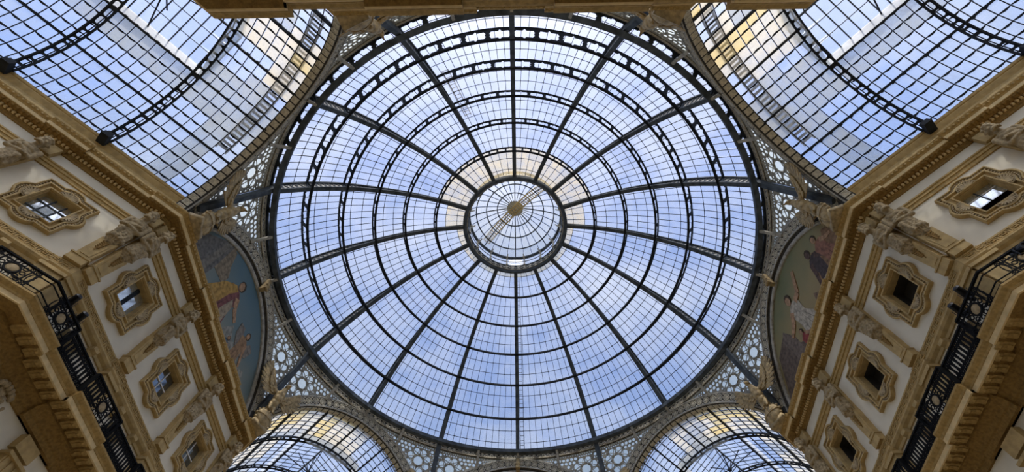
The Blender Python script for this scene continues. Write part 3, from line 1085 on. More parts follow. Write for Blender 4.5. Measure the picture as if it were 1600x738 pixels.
for k in range(4):
    a = PI / 4 + k * PI / 2
    cof.prism([(.1 * math.cos(a - .4), .1 * math.sin(a - .4)), (.22 * math.cos(a), .19 * math.sin(a)), (.1 * math.cos(a + .4), .1 * math.sin(a + .4))], XY, -.02, .02)
cof.prism(circle(0, 0, .04, 6), XY, -.02, .02)
COF = cof.mesh('coffer_panel')

arm_names = {1: ('lower arm beside the golden-sky mural'), 3: ('lower arm beside the teal-sky mural'), 5: ('upper arm beside the teal-sky mural'), 7: ('upper arm beside the golden-sky mural')}
face_names = {0: 'around the golden-sky mural', 2: 'over the lunette at the lower edge', 4: 'around the teal-sky mural', 6: 'mostly covered by the top cornice'}
ARCHES = {}
for k in range(8):
    th = k * PI / 4
    o = Vector((math.cos(th), math.sin(th), 0)); l = Vector((o.y, -o.x, 0))
    root = bpy.data.objects.new('iron_arch', None)
    COL.objects.link(root)
    root.matrix_basis = Matrix(((l.x, o.x, 0, o.x * A), (l.y, o.y, 0, o.y * A), (0, 0, 1, ZS), (0, 0, 0, 1)))
    open_arm = k % 2 == 1
    tag(root, 'grey rosetted iron arch ' + ('opening into the ' + arm_names[k] if open_arm else face_names[k]), 'arch', 'arches round the crossing')
    ARCHES[k] = root
    a0 = R(9.5)

    def part(name, mb, m, smooth=False):
        return obj(name, mb.mesh(name, True, smooth), m, root, local=True)
    part('band', arc_sweep(MB(), [(RA, 0), (RX, 0), (RX, .5), (RA, .5)], a0, PI - a0, 60, HW - .01), 'zincdark')
    ed = MB()
    for r in (RA + .035, RX - .05):
        arc_sweep(ed, [(r - .05, -.07), (r + .06, -.07), (r + .06, .0), (r - .05, .0)], a0, PI - a0, 60, HW - .01)
    for r in (RA + .13, RX - .15):
        arc_sweep(ed, [(r - .02, -.04), (r + .02, -.04), (r + .02, .0), (r - .02, .0)], a0, PI - a0, 60, HW - .01)
    part('edge_moulding', ed, 'zinc')
    if k != 6:
        rr = (RA + RX) / 2
        n = 36
        for i in range(n):
            a = R(13) + (PI - 2 * R(13)) * (i + .5) / n
            if abs(rr * math.cos(a)) > HW - .25: continue
            obj('rosette', ROS, 'relief', root, Matrix.Translation(arc_pt(rr, a, -.01)) @ Matrix.Rotation(-(a - PI / 2), 4, 'Y'), local=True)
    if open_arm:
        so = arc_sweep(MB(), [(RA - .04, .03), (RA + .1, .03), (RA + .1, .58), (RA - .04, .58)], R(13), PI - R(13), 60)
        part('soffit', so, 'zincdark')
        n = 40
        for i in range(n):
            a = R(13) + (PI - 2 * R(13)) * (i + .5) / n
            obj('coffer_panel', COF, 'relief', root, Matrix.Translation(arc_pt(RA - .06, a, .3)) @ Matrix.Rotation(-(a - PI / 2), 4, 'Y'), local=True)
    else:
        ks = MB().prism([(0, -.55), (-.3, -.5), (-.42, -.3), (-.36, .1), (-.3, .75), (0, .8)], lambda y, z, t: Vector((t, y, z)), -.16, .16)
        ks.tube([(-.2, -.44, -.32), (.2, -.44, -.32)], .13, 8)
        ks.tube([(-.2, -.34, .12), (.2, -.34, .12)], .09, 8)
        me = ks.mesh('keystone')
        obj('keystone', me, 'gilt', root, Matrix.Translation((0, 0, RA)), local=True)


# ------------------------------------------------------------------ lunette paintings
def mural_mat(name, low, high, cloud):
    m = bpy.data.materials.new(name); m.use_nodes = True
    n, l = m.node_tree.nodes, m.node_tree.links
    b = n['Principled BSDF']; b.inputs['Roughness'].default_value = .7
    tc = n.new('ShaderNodeTexCoord'); sx = n.new('ShaderNodeSeparateXYZ')
    l.new(tc.outputs['Object'], sx.inputs[0])
    nz = n.new('ShaderNodeTexNoise'); nz.inputs['Scale'].default_value = .55; nz.inputs['Detail'].default_value = 4
    l.new(tc.outputs['Object'], nz.inputs['Vector'])
    ad = n.new('ShaderNodeMath'); ad.operation = 'MULTIPLY_ADD'; ad.inputs[1].default_value = 4.0
    l.new(nz.outputs['Fac'], ad.inputs[0]); l.new(sx.outputs['Z'], ad.inputs[2])
    cr = n.new('ShaderNodeValToRGB')
    cr.color_ramp.elements[0].position = .0; cr.color_ramp.elements[0].color = (*low, 1)
    cr.color_ramp.elements[1].position = 1.0; cr.color_ramp.elements[1].color = (*high, 1)
    e = cr.color_ramp.elements.new(.45); e.color = (*cloud, 1)
    mr = n.new('ShaderNodeMapRange'); mr.inputs['From Min'].default_value = 3.2; mr.inputs['From Max'].default_value = 9.5
    l.new(ad.outputs[0], mr.inputs['Value']); l.new(mr.outputs['Result'], cr.inputs[0])
    l.new(cr.outputs[0], b.inputs['Base Color'])
    return m


M['mural_teal'] = mural_mat('teal_sky_paint', (.26, .25, .18), (.085, .165, .205), (.14, .19, .18))
M['mural_gold'] = mural_mat('golden_sky_paint', (.28, .20, .09), (.15, .175, .085), (.30, .235, .10))
M['mural_plain'] = mural_mat('brown_sky_paint', (.30, .20, .10), (.24, .18, .11), (.28, .2, .1))
PC = {}


def paint(c):
    if c not in PC:
        PC[c] = mat('paint_%02d' % len(PC), c, .8, var=.22, scale=4, bump=0)
    return PC[c]


def figure_shapes(x, z, h, robe, skin, hair, lean=0., arm=(.5, .5), arm2=None, wings=None, scale_w=1.):
    """flat painted figure: list of (name, polygon, colour); z is the hem"""
    w = .34 * h * scale_w
    sh_x = x + lean * h * .75
    out = []
    if wings:
        for sx in (-1, 1):
            out.append(('painted_wing', [(sh_x + sx * .04 * h, z + .62 * h), (sh_x + sx * .22 * h, z + .9 * h), (sh_x + sx * .40 * h, z + .86 * h), (sh_x + sx * .34 * h, z + .6 * h), (sh_x + sx * .14 * h, z + .42 * h)], wings))
    out.append(('painted_robe', [(x - w, z), (x - w * .55, z - .03 * h), (x, z + .02 * h), (x + w * .6, z - .04 * h), (x + w * 1.05, z + .02 * h), (x + w * .62, z + .3 * h), (sh_x + .13 * h, z + .52 * h), (sh_x + .16 * h, z + .76 * h), (sh_x + .05 * h, z + .82 * h), (sh_x - .06 * h, z + .82 * h), (sh_x - .16 * h, z + .75 * h), (sh_x - .12 * h, z + .5 * h), (x - w * .62, z + .28 * h)], robe))
    dk = tuple(c * .55 for c in robe)
    for q in (-.45, .05, .5):
        out.append(('painted_fold', [(x + w * q, z + .02 * h), (x + w * (q + .12), z + .01 * h), (sh_x + .1 * q * h + .02 * h, z + .55 * h)], dk))
    for A_ in (arm, arm2):
        if A_:
            ax, az = A_
            e = (sh_x + ax * .45 * h, z + .66 * h + (az - .3) * .12 * h); hnd = (sh_x + ax * .85 * h, z + .68 * h + (az - .4) * .45 * h)
            p0 = (sh_x + math.copysign(.1 * h, ax), z + .75 * h)
            for a, b, t0, t1 in ((p0, e, .05, .042), (e, hnd, .042, .028)):
                dx, dz = b[0] - a[0], b[1] - a[1]; ln = math.hypot(dx, dz); nx, nz_ = -dz / ln * h, dx / ln * h
                out.append(('painted_arm', [(a[0] + nx * t0, a[1] + nz_ * t0), (a[0] - nx * t0, a[1] - nz_ * t0), (b[0] - nx * t1, b[1] - nz_ * t1), (b[0] + nx * t1, b[1] + nz_ * t1)], skin))
    out.append(('painted_hair', circle(sh_x + .015 * h, z + .925 * h, .075 * h, 10, 0, .09 * h), hair))
    out.append(('painted_head', circle(sh_x, z + .905 * h, .058 * h, 10, 0, .078 * h), skin))
    return out


def make_mural(k, label, m, shapes, name='lunette_mural'):
    th = k * PI / 4
    o = Vector((math.cos(th), math.sin(th), 0)); l = Vector((o.y, -o.x, 0))
    root = bpy.data.objects.new(name, None); COL.objects.link(root)
    root.matrix_basis = Matrix(((l.x, o.x, 0, o.x * A), (l.y, o.y, 0, o.y * A), (0, 0, 1, ZS), (0, 0, 0, 1)))
    tag(root, label, 'mural', 'painted lunettes under the arches')
    a0 = math.asin(1.22 / 7.62)
    pan = MB().prism([(7.45 * math.cos(a0 + (PI - 2 * a0) * i / 48), 7.45 * math.sin(a0 + (PI - 2 * a0) * i / 48)) for i in range(49)], XZ, .28, .5)
    obj('painted_panel', pan.mesh('painted_panel'), m, root, local=True)
    fr = MB()
    arc_sweep(fr, [(7.22, .16), (7.3, .1), (7.42, .1), (7.48, .2), (7.48, .5), (7.22, .5)], a0, PI - a0, 56)
    obj('frame', fr.mesh('frame'), 'zinc', root, local=True)
    fr2 = MB()
    arc_sweep(fr2, [(7.46, .2), (7.62, .05), (7.62, .5), (7.46, .5)], a0, PI - a0, 56)
    obj('frame_channel', fr2.mesh('frame_channel'), 'zincdark', root, local=True)
    for i, (nm_, poly, c) in enumerate(shapes):
        pp = []
        for x, z in poly:
            z = max(1.24, z); q = math.hypot(x, z)
            if q > 7.25: x, z = x * 7.25 / q, z * 7.25 / q
            pp.append((x, z))
        obj(nm_, MB().prism(pp, XZ, .262 - .0015 * i, .285).mesh(nm_), paint(c), root, local=True)
    return root


BROWN, GREY, SKIN, HAIR = (.13, .10, .07), (.17, .16, .14), (.40, .24, .13), (.06, .04, .02)
west_shapes = [('painted_building', [(-7.2, 1.2), (-3.7, 1.2), (-3.6, 6.6), (-5, 6.6), (-7.2, 3)], (.15, .14, .12)),
               ('painted_column', [(-4.6, 1.2), (-3.9, 1.2), (-4.0, 6.0), (-4.5, 6.0)], (.20, .18, .14)),
               ('painted_plinth', [(-3.6, 3.7), (-2.2, 3.9), (-2.3, 4.7), (-2.8, 5.2), (-3.3, 6.2), (-3.8, 6.2)], (.24, .19, .12)),
               ('painted_cloud', [(1.2, 1.2), (7.1, 1.2), (6.2, 2.4), (5.2, 2.3), (4.4, 3.4), (3.4, 2.9), (2.6, 3.8), (1.6, 3.2), (.9, 3.9), (.2, 2.6)], (.27, .26, .21)),
               ('painted_steps', [(-2.5, 1.2), (1.4, 1.2), (1.2, 1.9), (-2.3, 2.1)], (.14, .11, .08))]
west_shapes += figure_shapes(-1.1, 1.3, 4.9, (.20, .075, .065), SKIN, HAIR, .03, (.42, .1), (-.35, -.3))
west_shapes += [('painted_mantle', [(-3.0, 2.6), (-2.2, 4.4), (-1.4, 5.3), (-.9, 5.2), (-1.3, 4.3), (-1.5, 3.0), (-2.3, 2.2)], (.42, .25, .06)),
                ('painted_mantle', [(-.9, 2.0), (-.2, 2.6), (-.35, 4.2), (-.75, 4.5), (-1.0, 3.2)], (.33, .26, .17))]
west_shapes += figure_shapes(2.6, 2.0, 3.2, (.30, .18, .09), SKIN, HAIR, -.02, (.4, -.4), None, (.22, .19, .15), .7)
west_shapes += figure_shapes(1.3, 1.3, 1.9, (.09, .12, .14), SKIN, HAIR, 0)
make_mural(4, 'semicircular mural with teal sky, robed woman and winged figure', 'mural_teal', west_shapes)
east_shapes = [('painted_ground', [(-7.2, 1.2), (-1.6, 1.2), (-1.5, 2.6), (-2.6, 3.6), (-3.2, 5.2), (-4.9, 5.0), (-6.6, 2.8)], (.13, .095, .07)),
               ('painted_wall', [(-3.2, 1.2), (-2.4, 1.2), (-2.3, 4.0), (-2.9, 5.3), (-3.6, 5.1)], (.17, .13, .10)),
               ('painted_crowd', [(1.6, 1.2), (7.1, 1.2), (6.2, 3.4), (5.4, 4.3), (4.6, 3.7), (3.6, 4.6), (2.8, 3.4), (2.0, 2.8)], (.24, .14, .07)),
               ('painted_rock', [(.6, 1.2), (2.2, 1.2), (2.3, 2.4), (1.4, 3.4), (.8, 2.4)], (.19, .12, .07))]
east_shapes += figure_shapes(3.0, 1.5, 3.7, (.07, .05, .045), (.10, .06, .045), HAIR, .12, (.5, -.6), (-.4, -.6), None, .8)
east_shapes += [('painted_sash', [(2.5, 2.0), (3.3, 1.9), (3.5, 2.7), (2.8, 2.8)], (.40, .35, .29))]
east_shapes += figure_shapes(4.6, 1.6, 3.4, (.28, .13, .08), SKIN, HAIR, -.05, (.4, .1), None, None, .8)
east_shapes += figure_shapes(-.3, 1.4, 4.6, (.42, .37, .28), SKIN, HAIR, -.07, (.55, 1.1), (-.5, .2), None, .95)
east_shapes += figure_shapes(-1.7, 1.3, 2.4, (.26, .05, .04), SKIN, HAIR, .05, (.5, 0))
make_mural(0, 'semicircular mural with golden-green sky and white-robed figure raising an arm', 'mural_gold', east_shapes)
make_mural(2, 'brownish painted lunette showing only its crown at the lower edge', 'mural_plain', [])


# ------------------------------------------------------------------ eagles on shields at the eight corners
eb = MB()
for z, y, rx, ry, rz in ((1.7, -.12, .22, .24, .3), (2.0, -.2, .30, .32, .36), (2.35, -.3, .33, .36, .4), (2.65, -.38, .30, .32, .34), (2.9, -.45, .21, .23, .28), (3.12, -.5, .16, .18, .22)):
    eb.blob((0, y, z), (rx, ry, rz), None, 14, 9)
eb.blob((0, -.62, 3.34), (.165, .22, .165), None, 12, 8)
capsule(eb, (0, -.78, 3.34), (0, -.99, 3.30), .085, .05, 4)
capsule(eb, (0, -.99, 3.30), (0, -1.02, 3.17), .05, .02, 4)
for sx in (-1, 1):
    capsule(eb, (sx * .16, -.2, 1.75), (sx * .2, -.35, 1.25), .16, .07, 5)
    for q in (-.1, 0, .1):
        capsule(eb, (sx * .2, -.35, 1.22), (sx * .2 + q, -.55, 1.12), .045, .03, 3)
    capsule(eb, (sx * .25, -.25, 2.65), (sx * .75, -.1, 2.95), .16, .12, 6)
    capsule(eb, (sx * .75, -.1, 2.95), (sx * 1.1, -.02, 3.55), .12, .07, 6)
for q in (-.2, -.07, .07, .2):
    capsule(eb, (q * .5, .0, 1.7), (q * 1.6, .2, .95), .09, .05, 5)
EBODY = blob_mesh(eb, .035, 'body', 1, lambda p: p * (1 + .012 * math.sin(p.z * 40) * math.sin(math.atan2(p.y + .3, p.x) * 9)))


def feather(mb, a, d, ln, w, nrm):
    a, d, nrm = Vector(a), Vector(d).normalized(), Vector(nrm).normalized()
    s = d.cross(nrm).normalized()
    pr = [(0, .45), (.35, .5), (.75, .46), (.92, .3), (1, .04)]
    top, bot = [], []
    for t, q in pr:
        c = a + d * ln * t
        top.append((c - s * w * q, c + nrm * .03, c + s * w * q))
    vs = [p for r_ in top for p in r_] + [p - nrm * .04 for r_ in top for p in (r_[0], r_[2])]
    k = len(pr)
    fs = []
    for i in range(k - 1):
        fs += [(3 * i, 3 * i + 1, 3 * i + 4, 3 * i + 3), (3 * i + 1, 3 * i + 2, 3 * i + 5, 3 * i + 4)]
        b0, b1 = 3 * k + 2 * i, 3 * k + 2 * i + 2
        fs += [(b0, b1, b1 + 1, b0 + 1), (3 * i, 3 * i + 3, b1, b0), (3 * i + 2, b0 + 1, b1 + 1, 3 * i + 5)]
    mb.add(vs, fs)


wing = MB()
for i in range(9):          # long feathers
    t = i / 8
    a = Vector((.35, -.12, 2.6)).lerp(Vector((1.12, 0, 3.55)), t)
    ang = R(-18) + t * R(82)
    feather(wing, a, (math.cos(ang), .12, math.sin(ang)), .95 + .45 * math.sin(t * 2.4), .30, (0, -1, .1))
for i in range(9):          # coverts
    t = i / 8
    a = Vector((.25, -.2, 2.65)).lerp(Vector((1.05, -.06, 3.5)), t)
    ang = R(-10) + t * R(78)
    feather(wing, a, (math.cos(ang), .05, math.sin(ang)), .55 + .2 * math.sin(t * 2.2), .22, (0, -1, .1))
for i in range(7):
    t = i / 6
    a = Vector((.22, -.28, 2.72)).lerp(Vector((1.0, -.12, 3.5)), t)
    ang = R(0) + t * R(75)
    feather(wing, a, (math.cos(ang), .0, math.sin(ang)), .3, .18, (0, -1, .1))
WINGR = wing.mesh('wing')
wl_ = MB()
wl_.v = [(-x, y, z) for x, y, z in wing.v]; wl_.f = [tuple(reversed(f)) for f in wing.f]
WINGL = wl_.mesh('wing')
shd = MB().blob((0, -.12, .62), (.62, .36, .66), None, 18, 12)
for a in (0, PI / 2):
    shd.tube([(.63 * math.cos(t) * math.cos(a), -.12 - .38 * math.sin(t), .62 + .63 * math.cos(t) * math.sin(a)) for t in [PI * i / 10 for i in range(11)]], .03, 5)
for i in range(14):
    a = 2 * PI * i / 14
    shd.blob((.62 * math.cos(a), -.12, .62 + .66 * math.sin(a)), .1, None, 7, 5)
shd.box((0, .1, .0), (1.2, .8, .3))
SHD = shd.mesh('shield', True, True)
corner_lab = {0: 'lower corner of the golden-sky mural', 1: 'corner left of the lower golden-side arm', 2: 'corner right of the lower teal-side arm', 3: 'lower corner of the teal-sky mural',
              4: 'upper corner of the teal-sky mural', 5: 'corner behind the top cornice on the teal side', 6: 'corner behind the top cornice on the golden side', 7: 'upper corner of the golden-sky mural'}
for k in range(8):
    th = PI / 8 + k * PI / 4
    o = Vector((math.cos(th), math.sin(th), 0)); l = Vector((o.y, -o.x, 0))
    root = bpy.data.objects.new('eagle_statue', None); COL.objects.link(root)
    rho = 18.95
    root.matrix_basis = Matrix(((l.x, o.x, 0, o.x * rho), (l.y, o.y, 0, o.y * rho), (0, 0, 1, 25.32), (0, 0, 0, 1))) @ Matrix.Diagonal((1.12, 1.0, 1.05, 1))
    tag(root, 'gilded spread eagle on a round shield, ' + corner_lab[k], 'statue', 'eagles at the corners of the crossing')
    obj('body', EBODY, 'gilt', root, local=True)
    obj('wing', WINGR, 'gilt', root, local=True)
    obj('wing', WINGL, 'gilt', root, local=True)
    obj('shield', SHD, 'gilt', root, local=True)


# ------------------------------------------------------------------ pendentives: pierced cast panels with glass
RT = 18.78          # plan radius of their top edge
PH0, PH1 = R(3.2), R(22.4)


def pend_h(ph):
    lat = A * math.tan(ph)
    zb = ZS + math.sqrt(max(0.05, RX * RX - lat * lat)) - .03
    rb_ = A / math.cos(ph) + .06
    return math.hypot(rb_ - RT, WPLATE - zb), rb_, zb


def pend_map(sign, th0):
    def fn(X, Y, t):
        ph = X / RT
        H, rb_, zb = pend_h(ph)
        f = -Y / H
        rr = RT + (rb_ - RT) * f + t; z = WPLATE + (zb - WPLATE) * f
        a = th0 + sign * ph
        return Vector((rr * math.cos(a), rr * math.sin(a), z))
    return fn


out_loop = [(RT * (PH0 + (PH1 - PH0) * i / 24), 0.) for i in range(25)]
out_loop += [(RT * PH1, -pend_h(PH1)[0] * i / 10) for i in range(1, 11)]
out_loop += [(RT * (PH1 + (PH0 - PH1) * i / 30), -pend_h(PH1 + (PH0 - PH1) * i / 30)[0]) for i in range(1, 30)]
H0 = pend_h(PH0)[0]
out_loop.append((RT * PH0, -H0))
big = []
cX, cY = RT * R(18.2), -1.52
big.append((cX, cY, .40))
for k in range(8):
    a = 2 * PI * (k + .5) / 8
    big.append((cX + .80 * math.cos(a), cY + .80 * math.sin(a), .29))
small = []


def inside(x, y, m):
    ph = x / RT
    return PH0 + m / RT < ph < PH1 - m / RT and y < -m and y > -pend_h(max(PH0, ph - m / RT))[0] + m and y > -pend_h(ph)[0] + m * 1.2


rnd = random.Random(11)
for step, r0 in ((.36, .15), (.22, .08)):
    y = -.16; row = 0
    while y > -5.1:
        x = RT * PH0 + (step / 2 if row % 2 else 0)
        while x < RT * PH1:
            if inside(x, y, r0 + .04) and all(math.hypot(x - a, y - b) > r0 + c + .035 for a, b, c in big + small):
                small.append((x, y, r0))
            x += step
        y -= step * .87; row += 1
hv, hf, hb = plate_with_holes(out_loop, [circle(x, y, r, 8, PI / 8) for x, y, r in big] + [circle(x, y, r, 6) for x, y, r in small])
for k in range(8):
    th = PI / 8 + k * PI / 4
    root = empty('pendentive', (20.0 * math.cos(th), 20.0 * math.sin(th), 27.4), label='pierced grey pendentive, ' + corner_lab[k], cat='pendentive', group='pendentives under the dome ring')
    for sg in (-1, 1):
        fn = pend_map(-sg, th + sg * PI / 8)
        thick_plate(MB(), hv, hf, hb, fn, 0, .05).build('pierced_panel', 'zinc', root)
        # raised star bars round the large lights
        rb2 = MB()
        for i in range(8):
            a0_, a1_ = 2 * PI * i / 8, 2 * PI * (i + 3) / 8
            p, q = fn(cX + 1.1 * math.cos(a0_), cY + 1.1 * math.sin(a0_), -.02), fn(cX + 1.1 * math.cos(a1_), cY + 1.1 * math.sin(a1_), -.02)
            rb2.bar(p, q, .045, .04, (math.cos(th), math.sin(th), 0))
        rb2.build('star_bars', 'zinc', root)
        for x, y, r in big:
            MB().prism(circle(x, y, r + .03, 8, PI / 8), fn, .06, .075).build('pane', 'pearl', root, fix=False)
        sm = MB()
        for x, y, r in small:
            sm.prism(circle(x, y, r + .02, 6), fn, .06, .075)
        tag(sm.build('small_panes', 'pearl', root, fix=False), kind='stuff')
    # dark girder from the ring down the corner
    g = MB()
    pts = []
    for i in range(9):
        f = i / 8
        rr = 18.35 + (20.0 - 18.35) * f ** 1.15; z = 33.0 + (27.2 - 33.0) * f
        pts.append(Vector((rr * math.cos(th), rr * math.sin(th), z)))
    tn = Vector((-math.sin(th), math.cos(th), 0))
    for i in range(8):
        a, b = pts[i], pts[i + 1]
        up = (b - a).cross(tn)
        g.bar(a, b + (b - a) * .02, .36, .36, up)
    g.build('corner_girder', 'ironlite', root)


# ------------------------------------------------------------------ the dome
def rot(th):
    return Matrix.Rotation(th, 4, 'Z')


SEC = 2 * PI / 16
dome = empty('dome', (0, 0, 32.6), label='great glazed iron dome with sixteen ribs over the crossing', cat='dome')


def catmull(P, i, t):
    p0 = P[max(0, i - 1)]; p1 = P[i]; p2 = P[i + 1]; p3 = P[min(len(P) - 1, i + 2)]
    return tuple(.5 * (2 * p1[k] + (p2[k] - p0[k]) * t + (2 * p0[k] - 5 * p1[k] + 4 * p2[k] - p3[k]) * t * t + (3 * p1[k] - p0[k] - 3 * p2[k] + p3[k]) * t ** 3) for k in (0, 1))


def cyl_pt(rho, z, a):
    return Vector((rho * math.cos(a), rho * math.sin(a), z))


# ribs
outp, inp = [], []
for i in range(6):
    for t in (0, .25, .5, .75):
        outp.append(catmull(G, i, t)); inp.append(catmull(GI, i, t))
outp.append(G[6]); inp.append(GI[6])
rib = MB(); web = MB()


def rib_strip(mb, pts, nrm_pts, w, h):
    """box strip in the x-z plane along pts; depth h towards nrm_pts"""
    vs = []
    for (a, b), (c, d) in zip(pts, nrm_pts):
        n_ = Vector((c - a, 0, d - b)).normalized() * h
        for sy in (-1, 1):
            vs += [Vector((a, sy * w / 2, b)), Vector((a, sy * w / 2, b)) + n_]
    m = len(pts)
    fs = []
    for i in range(m - 1):
        p, q = 4 * i, 4 * i + 4
        fs += [(p, p + 1, q + 1, q), (p + 2, q + 2, q + 3, p + 3), (p, q, q + 2, p + 2), (p + 1, p + 3, q + 3, q + 1)]
    fs += [(0, 2, 3, 1), (4 * m - 4, 4 * m - 3, 4 * m - 1, 4 * m - 2)]
    mb.add(vs, fs)


rib_strip(rib, outp, inp, .26, .14)
rib_strip(rib, inp, outp, .34, .12)
for i in range(0, len(outp), 4):
    (a, b), (c, d) = outp[i], inp[i]
    rib.bar((a, 0, b), (c, 0, d), .3, .14, (0, 1, 0))
mid_o = [((a * .9 + c * .1), (b * .9 + d * .1)) for (a, b), (c, d) in zip(outp, inp)]
mid_i = [((a * .1 + c * .9), (b * .1 + d * .9)) for (a, b), (c, d) in zip(outp, inp)]
vs = []
for (a, b), (c, d) in zip(mid_o, mid_i):
    vs += [(a, -.012, b), (c, -.012, d), (a, .012, b), (c, .012, d)]
fs = []
for i in range(len(mid_o) - 1):
    p, q = 4 * i, 4 * i + 4
    fs += [(p, p + 1, q + 1, q), (p + 2, q + 2, q + 3, p + 3)]
web.add(vs, fs)
lat = MB()
for i in range(len(mid_o) - 1):
    for h0, h1 in ((0, .5), (.5, 1.)):
        po = [Vector((mid_o[i][0], 0, mid_o[i][1])).lerp(Vector((mid_o[i + 1][0], 0, mid_o[i + 1][1])), h) for h in (h0, h1)]
        pi_ = [Vector((mid_i[i][0], 0, mid_i[i][1])).lerp(Vector((mid_i[i + 1][0], 0, mid_i[i + 1][1])), h) for h in (h0, h1)]
        for sy in (-.035, .035):
            off = Vector((0, sy, 0))
            lat.bar(po[0] + off, pi_[1] + off, .07, .03, (0, 1, 0))
            lat.bar(pi_[0] + off, po[1] + off, .07, .03, (0, 1, 0))
RIB, WEB, LAT = rib.mesh('rib'), web.mesh('web'), lat.mesh('lattice')
for k in range(16):
    r_ = obj('rib', RIB, 'ironlite', dome, rot(k * SEC))
    w_ = obj('web', WEB, 'zinc', r_, rot(k * SEC))
    l_ = obj('lattice', LAT, 'ironlite', r_, rot(k * SEC))

# ring girders with star-shaped openings
hole = [(.07, .62), (.15, .80), (.42, .78), (.5, .92), (.58, .78), (.85, .80), (.93, .62), (.89, .5), (.93, .38), (.85, .20), (.58, .22), (.5, .08), (.42, .22), (.15, .20), (.07, .38), (.11, .5)]
cellb = [(x / 6, 0.) for x in range(6)] + [(1., 0.), (1., 1.)] + [(1 - x / 6, 1.) for x in range(1, 6)] + [(0., 1.)]
cv, cf, cb = plate_with_holes(cellb, [hole])
NC = 4
for j in range(6):
    (ro, zo), (ri, zi) = G[j], GI[j]
    mb = MB()
    nl = Vector((zo - zi, 0, -(ro - ri))).normalized() * .03
    for c in range(NC):
        def fn(x, y, t, c=c):
            a = SEC * (c + x) / NC
            rho = ri + (ro - ri) * y + nl.x * t; z = zi + (zo - zi) * y + nl.z * t
            return cyl_pt(rho, z, a)
        thick_plate(mb, cv, cf, cb, fn, -1, 1)
    nseg = 8
    hw_ = .15 if j == 0 else .08
    hh_ = .13 if j == 0 else .075
    for (rc, zc, ww, hh) in ((ri, zi, hw_ * (1.25 if j == 0 else 1), hh_ * (1.3 if j == 0 else 1)), (ro, zo, hw_ * .7, hh_ * .8)):
        vs = []
        for i in range(nseg + 1):
            a = SEC * i / nseg
            for dr, dz in ((-ww, -hh), (ww, -hh), (ww, hh), (-ww, hh)):
                vs.append(cyl_pt(rc + dr, zc + dz, a))
        fs = [(i * 4 + k, i * 4 + (k + 1) % 4, (i + 1) * 4 + (k + 1) % 4, (i + 1) * 4 + k) for i in range(nseg) for k in range(4)]
        mb.add(vs, fs)
    me = mb.mesh('ring_girder')
    for k in range(16):
        obj('ring_girder', me, 'ironlite' if j == 0 else 'iron', dome, rot(k * SEC))

# oculus ring: a deep patterned kerb
oc = MB()
oc_prof = [(4.95, 42.55), (4.95, 43.3), (4.6, 43.45), (4.55, 43.3), (4.62, 42.6), (4.72, 42.45), (4.86, 42.42)]
NS = 64
vs = [cyl_pt(r, z, 2 * PI * i / NS) for i in range(NS) for r, z in oc_prof]
m_ = len(oc_prof)
oc.add(vs, [(i * m_ + k, i * m_ + (k + 1) % m_, ((i + 1) % NS) * m_ + (k + 1) % m_, ((i + 1) % NS) * m_ + k) for i in range(NS) for k in range(m_)])
oc.build('oculus_ring', 'ironlite', dome)
oc2 = MB().ring(circle(0, 0, .2, 8), circle(0, 0, .14, 8), XZ, -.03, .03)
oc2.prism([(-.28, -.03), (-.2, 0), (-.28, .03)], XZ, -.03, .03).prism([(.28, -.03), (.28, .03), (.2, 0)], XZ, -.03, .03)
OCM = oc2.mesh('kerb_ornament')
oc3 = MB()
vs = [cyl_pt(r, z, 2 * PI * i / NS) for i in range(NS) for r, z in ((4.6, 42.68), (4.57, 43.2), (4.5, 43.2), (4.53, 42.68))]
oc3.add(vs, [(i * 4 + k, i * 4 + (k + 1) % 4, ((i + 1) % NS) * 4 + (k + 1) % 4, ((i + 1) % NS) * 4 + k) for i in range(NS) for k in range(4)])
oc3.build('kerb_band', 'zinc', dome)
for k in range(48):
    obj('kerb_ornament', OCM, 'iron', dome, rot(2 * PI * k / 48) @ Matrix.Translation((4.5, 0, 42.94)) @ Matrix.Rotation(PI / 2, 4, 'Z'))

# glazing: bars and panes
NSUB = 3
cands = []
pane_meshes = {}
TH = .014
for j in range(6):
    rows = [catmull(G, j, t / NSUB) for t in range(NSUB + 1)]
    ncol = max(4, round(SEC * (G[j][0] * .6 + G[j + 1][0] * .4) / .60))
    bars = MB()
    for c in range(1, ncol):
        a = SEC * c / ncol
        for i in range(NSUB):
            bars.bar(cyl_pt(*rows[i], a), cyl_pt(*rows[i + 1], a), .036, .05, cyl_pt(1, .6, a))
    for i in range(1, NSUB):
        for c in range(ncol):
            a, b = SEC * c / ncol, SEC * (c + 1) / ncol
            bars.bar(cyl_pt(*rows[i], a), cyl_pt(*rows[i], b), .04, .03, (0, 0, 1))
            bars.box(tuple(cyl_pt(*rows[i], a)), (.07, .07, .07))
    BM_ = bars.mesh('glazing_bars')
    for k in range(16):
        tag(obj('glazing_bars', BM_, 'iron', dome, rot(k * SEC)), kind='stuff')
    for i in range(NSUB):
        (r0, z0), (r1, z1) = rows[i], rows[i + 1]
        nl = Vector((z1 - z0, 0, r0 - r1)).normalized()
        for c in range(ncol):
            a, b = SEC * (c + .04) / ncol, SEC * (c + .96) / ncol
            lift = .045
            P = []
            for dd in (lift, lift + TH):
                for (rr, zz, aa, ex) in ((r0, z0, a, .0), (r0, z0, b, .0), (r1, z1, b, .02), (r1, z1, a, .02)):
                    P.append(cyl_pt(rr + nl.x * (dd + .0 + ex), zz + nl.z * (dd + ex), aa))
            for k in range(16):
                W = [rot(k * SEC) @ p for p in P[:4]]
                frost = j == 5 and (9 <= k <= 14 or i == 2 or (i == 1 and k in (8, 15)))  # north panes: sunlit yellow put into the colour; innermost sub-row frosted all round
                cands.append((shown_area(W), j, i, c, k, P, frost))
cands.sort(key=lambda t: -t[0])
rest = {False: MB(), True: MB()}
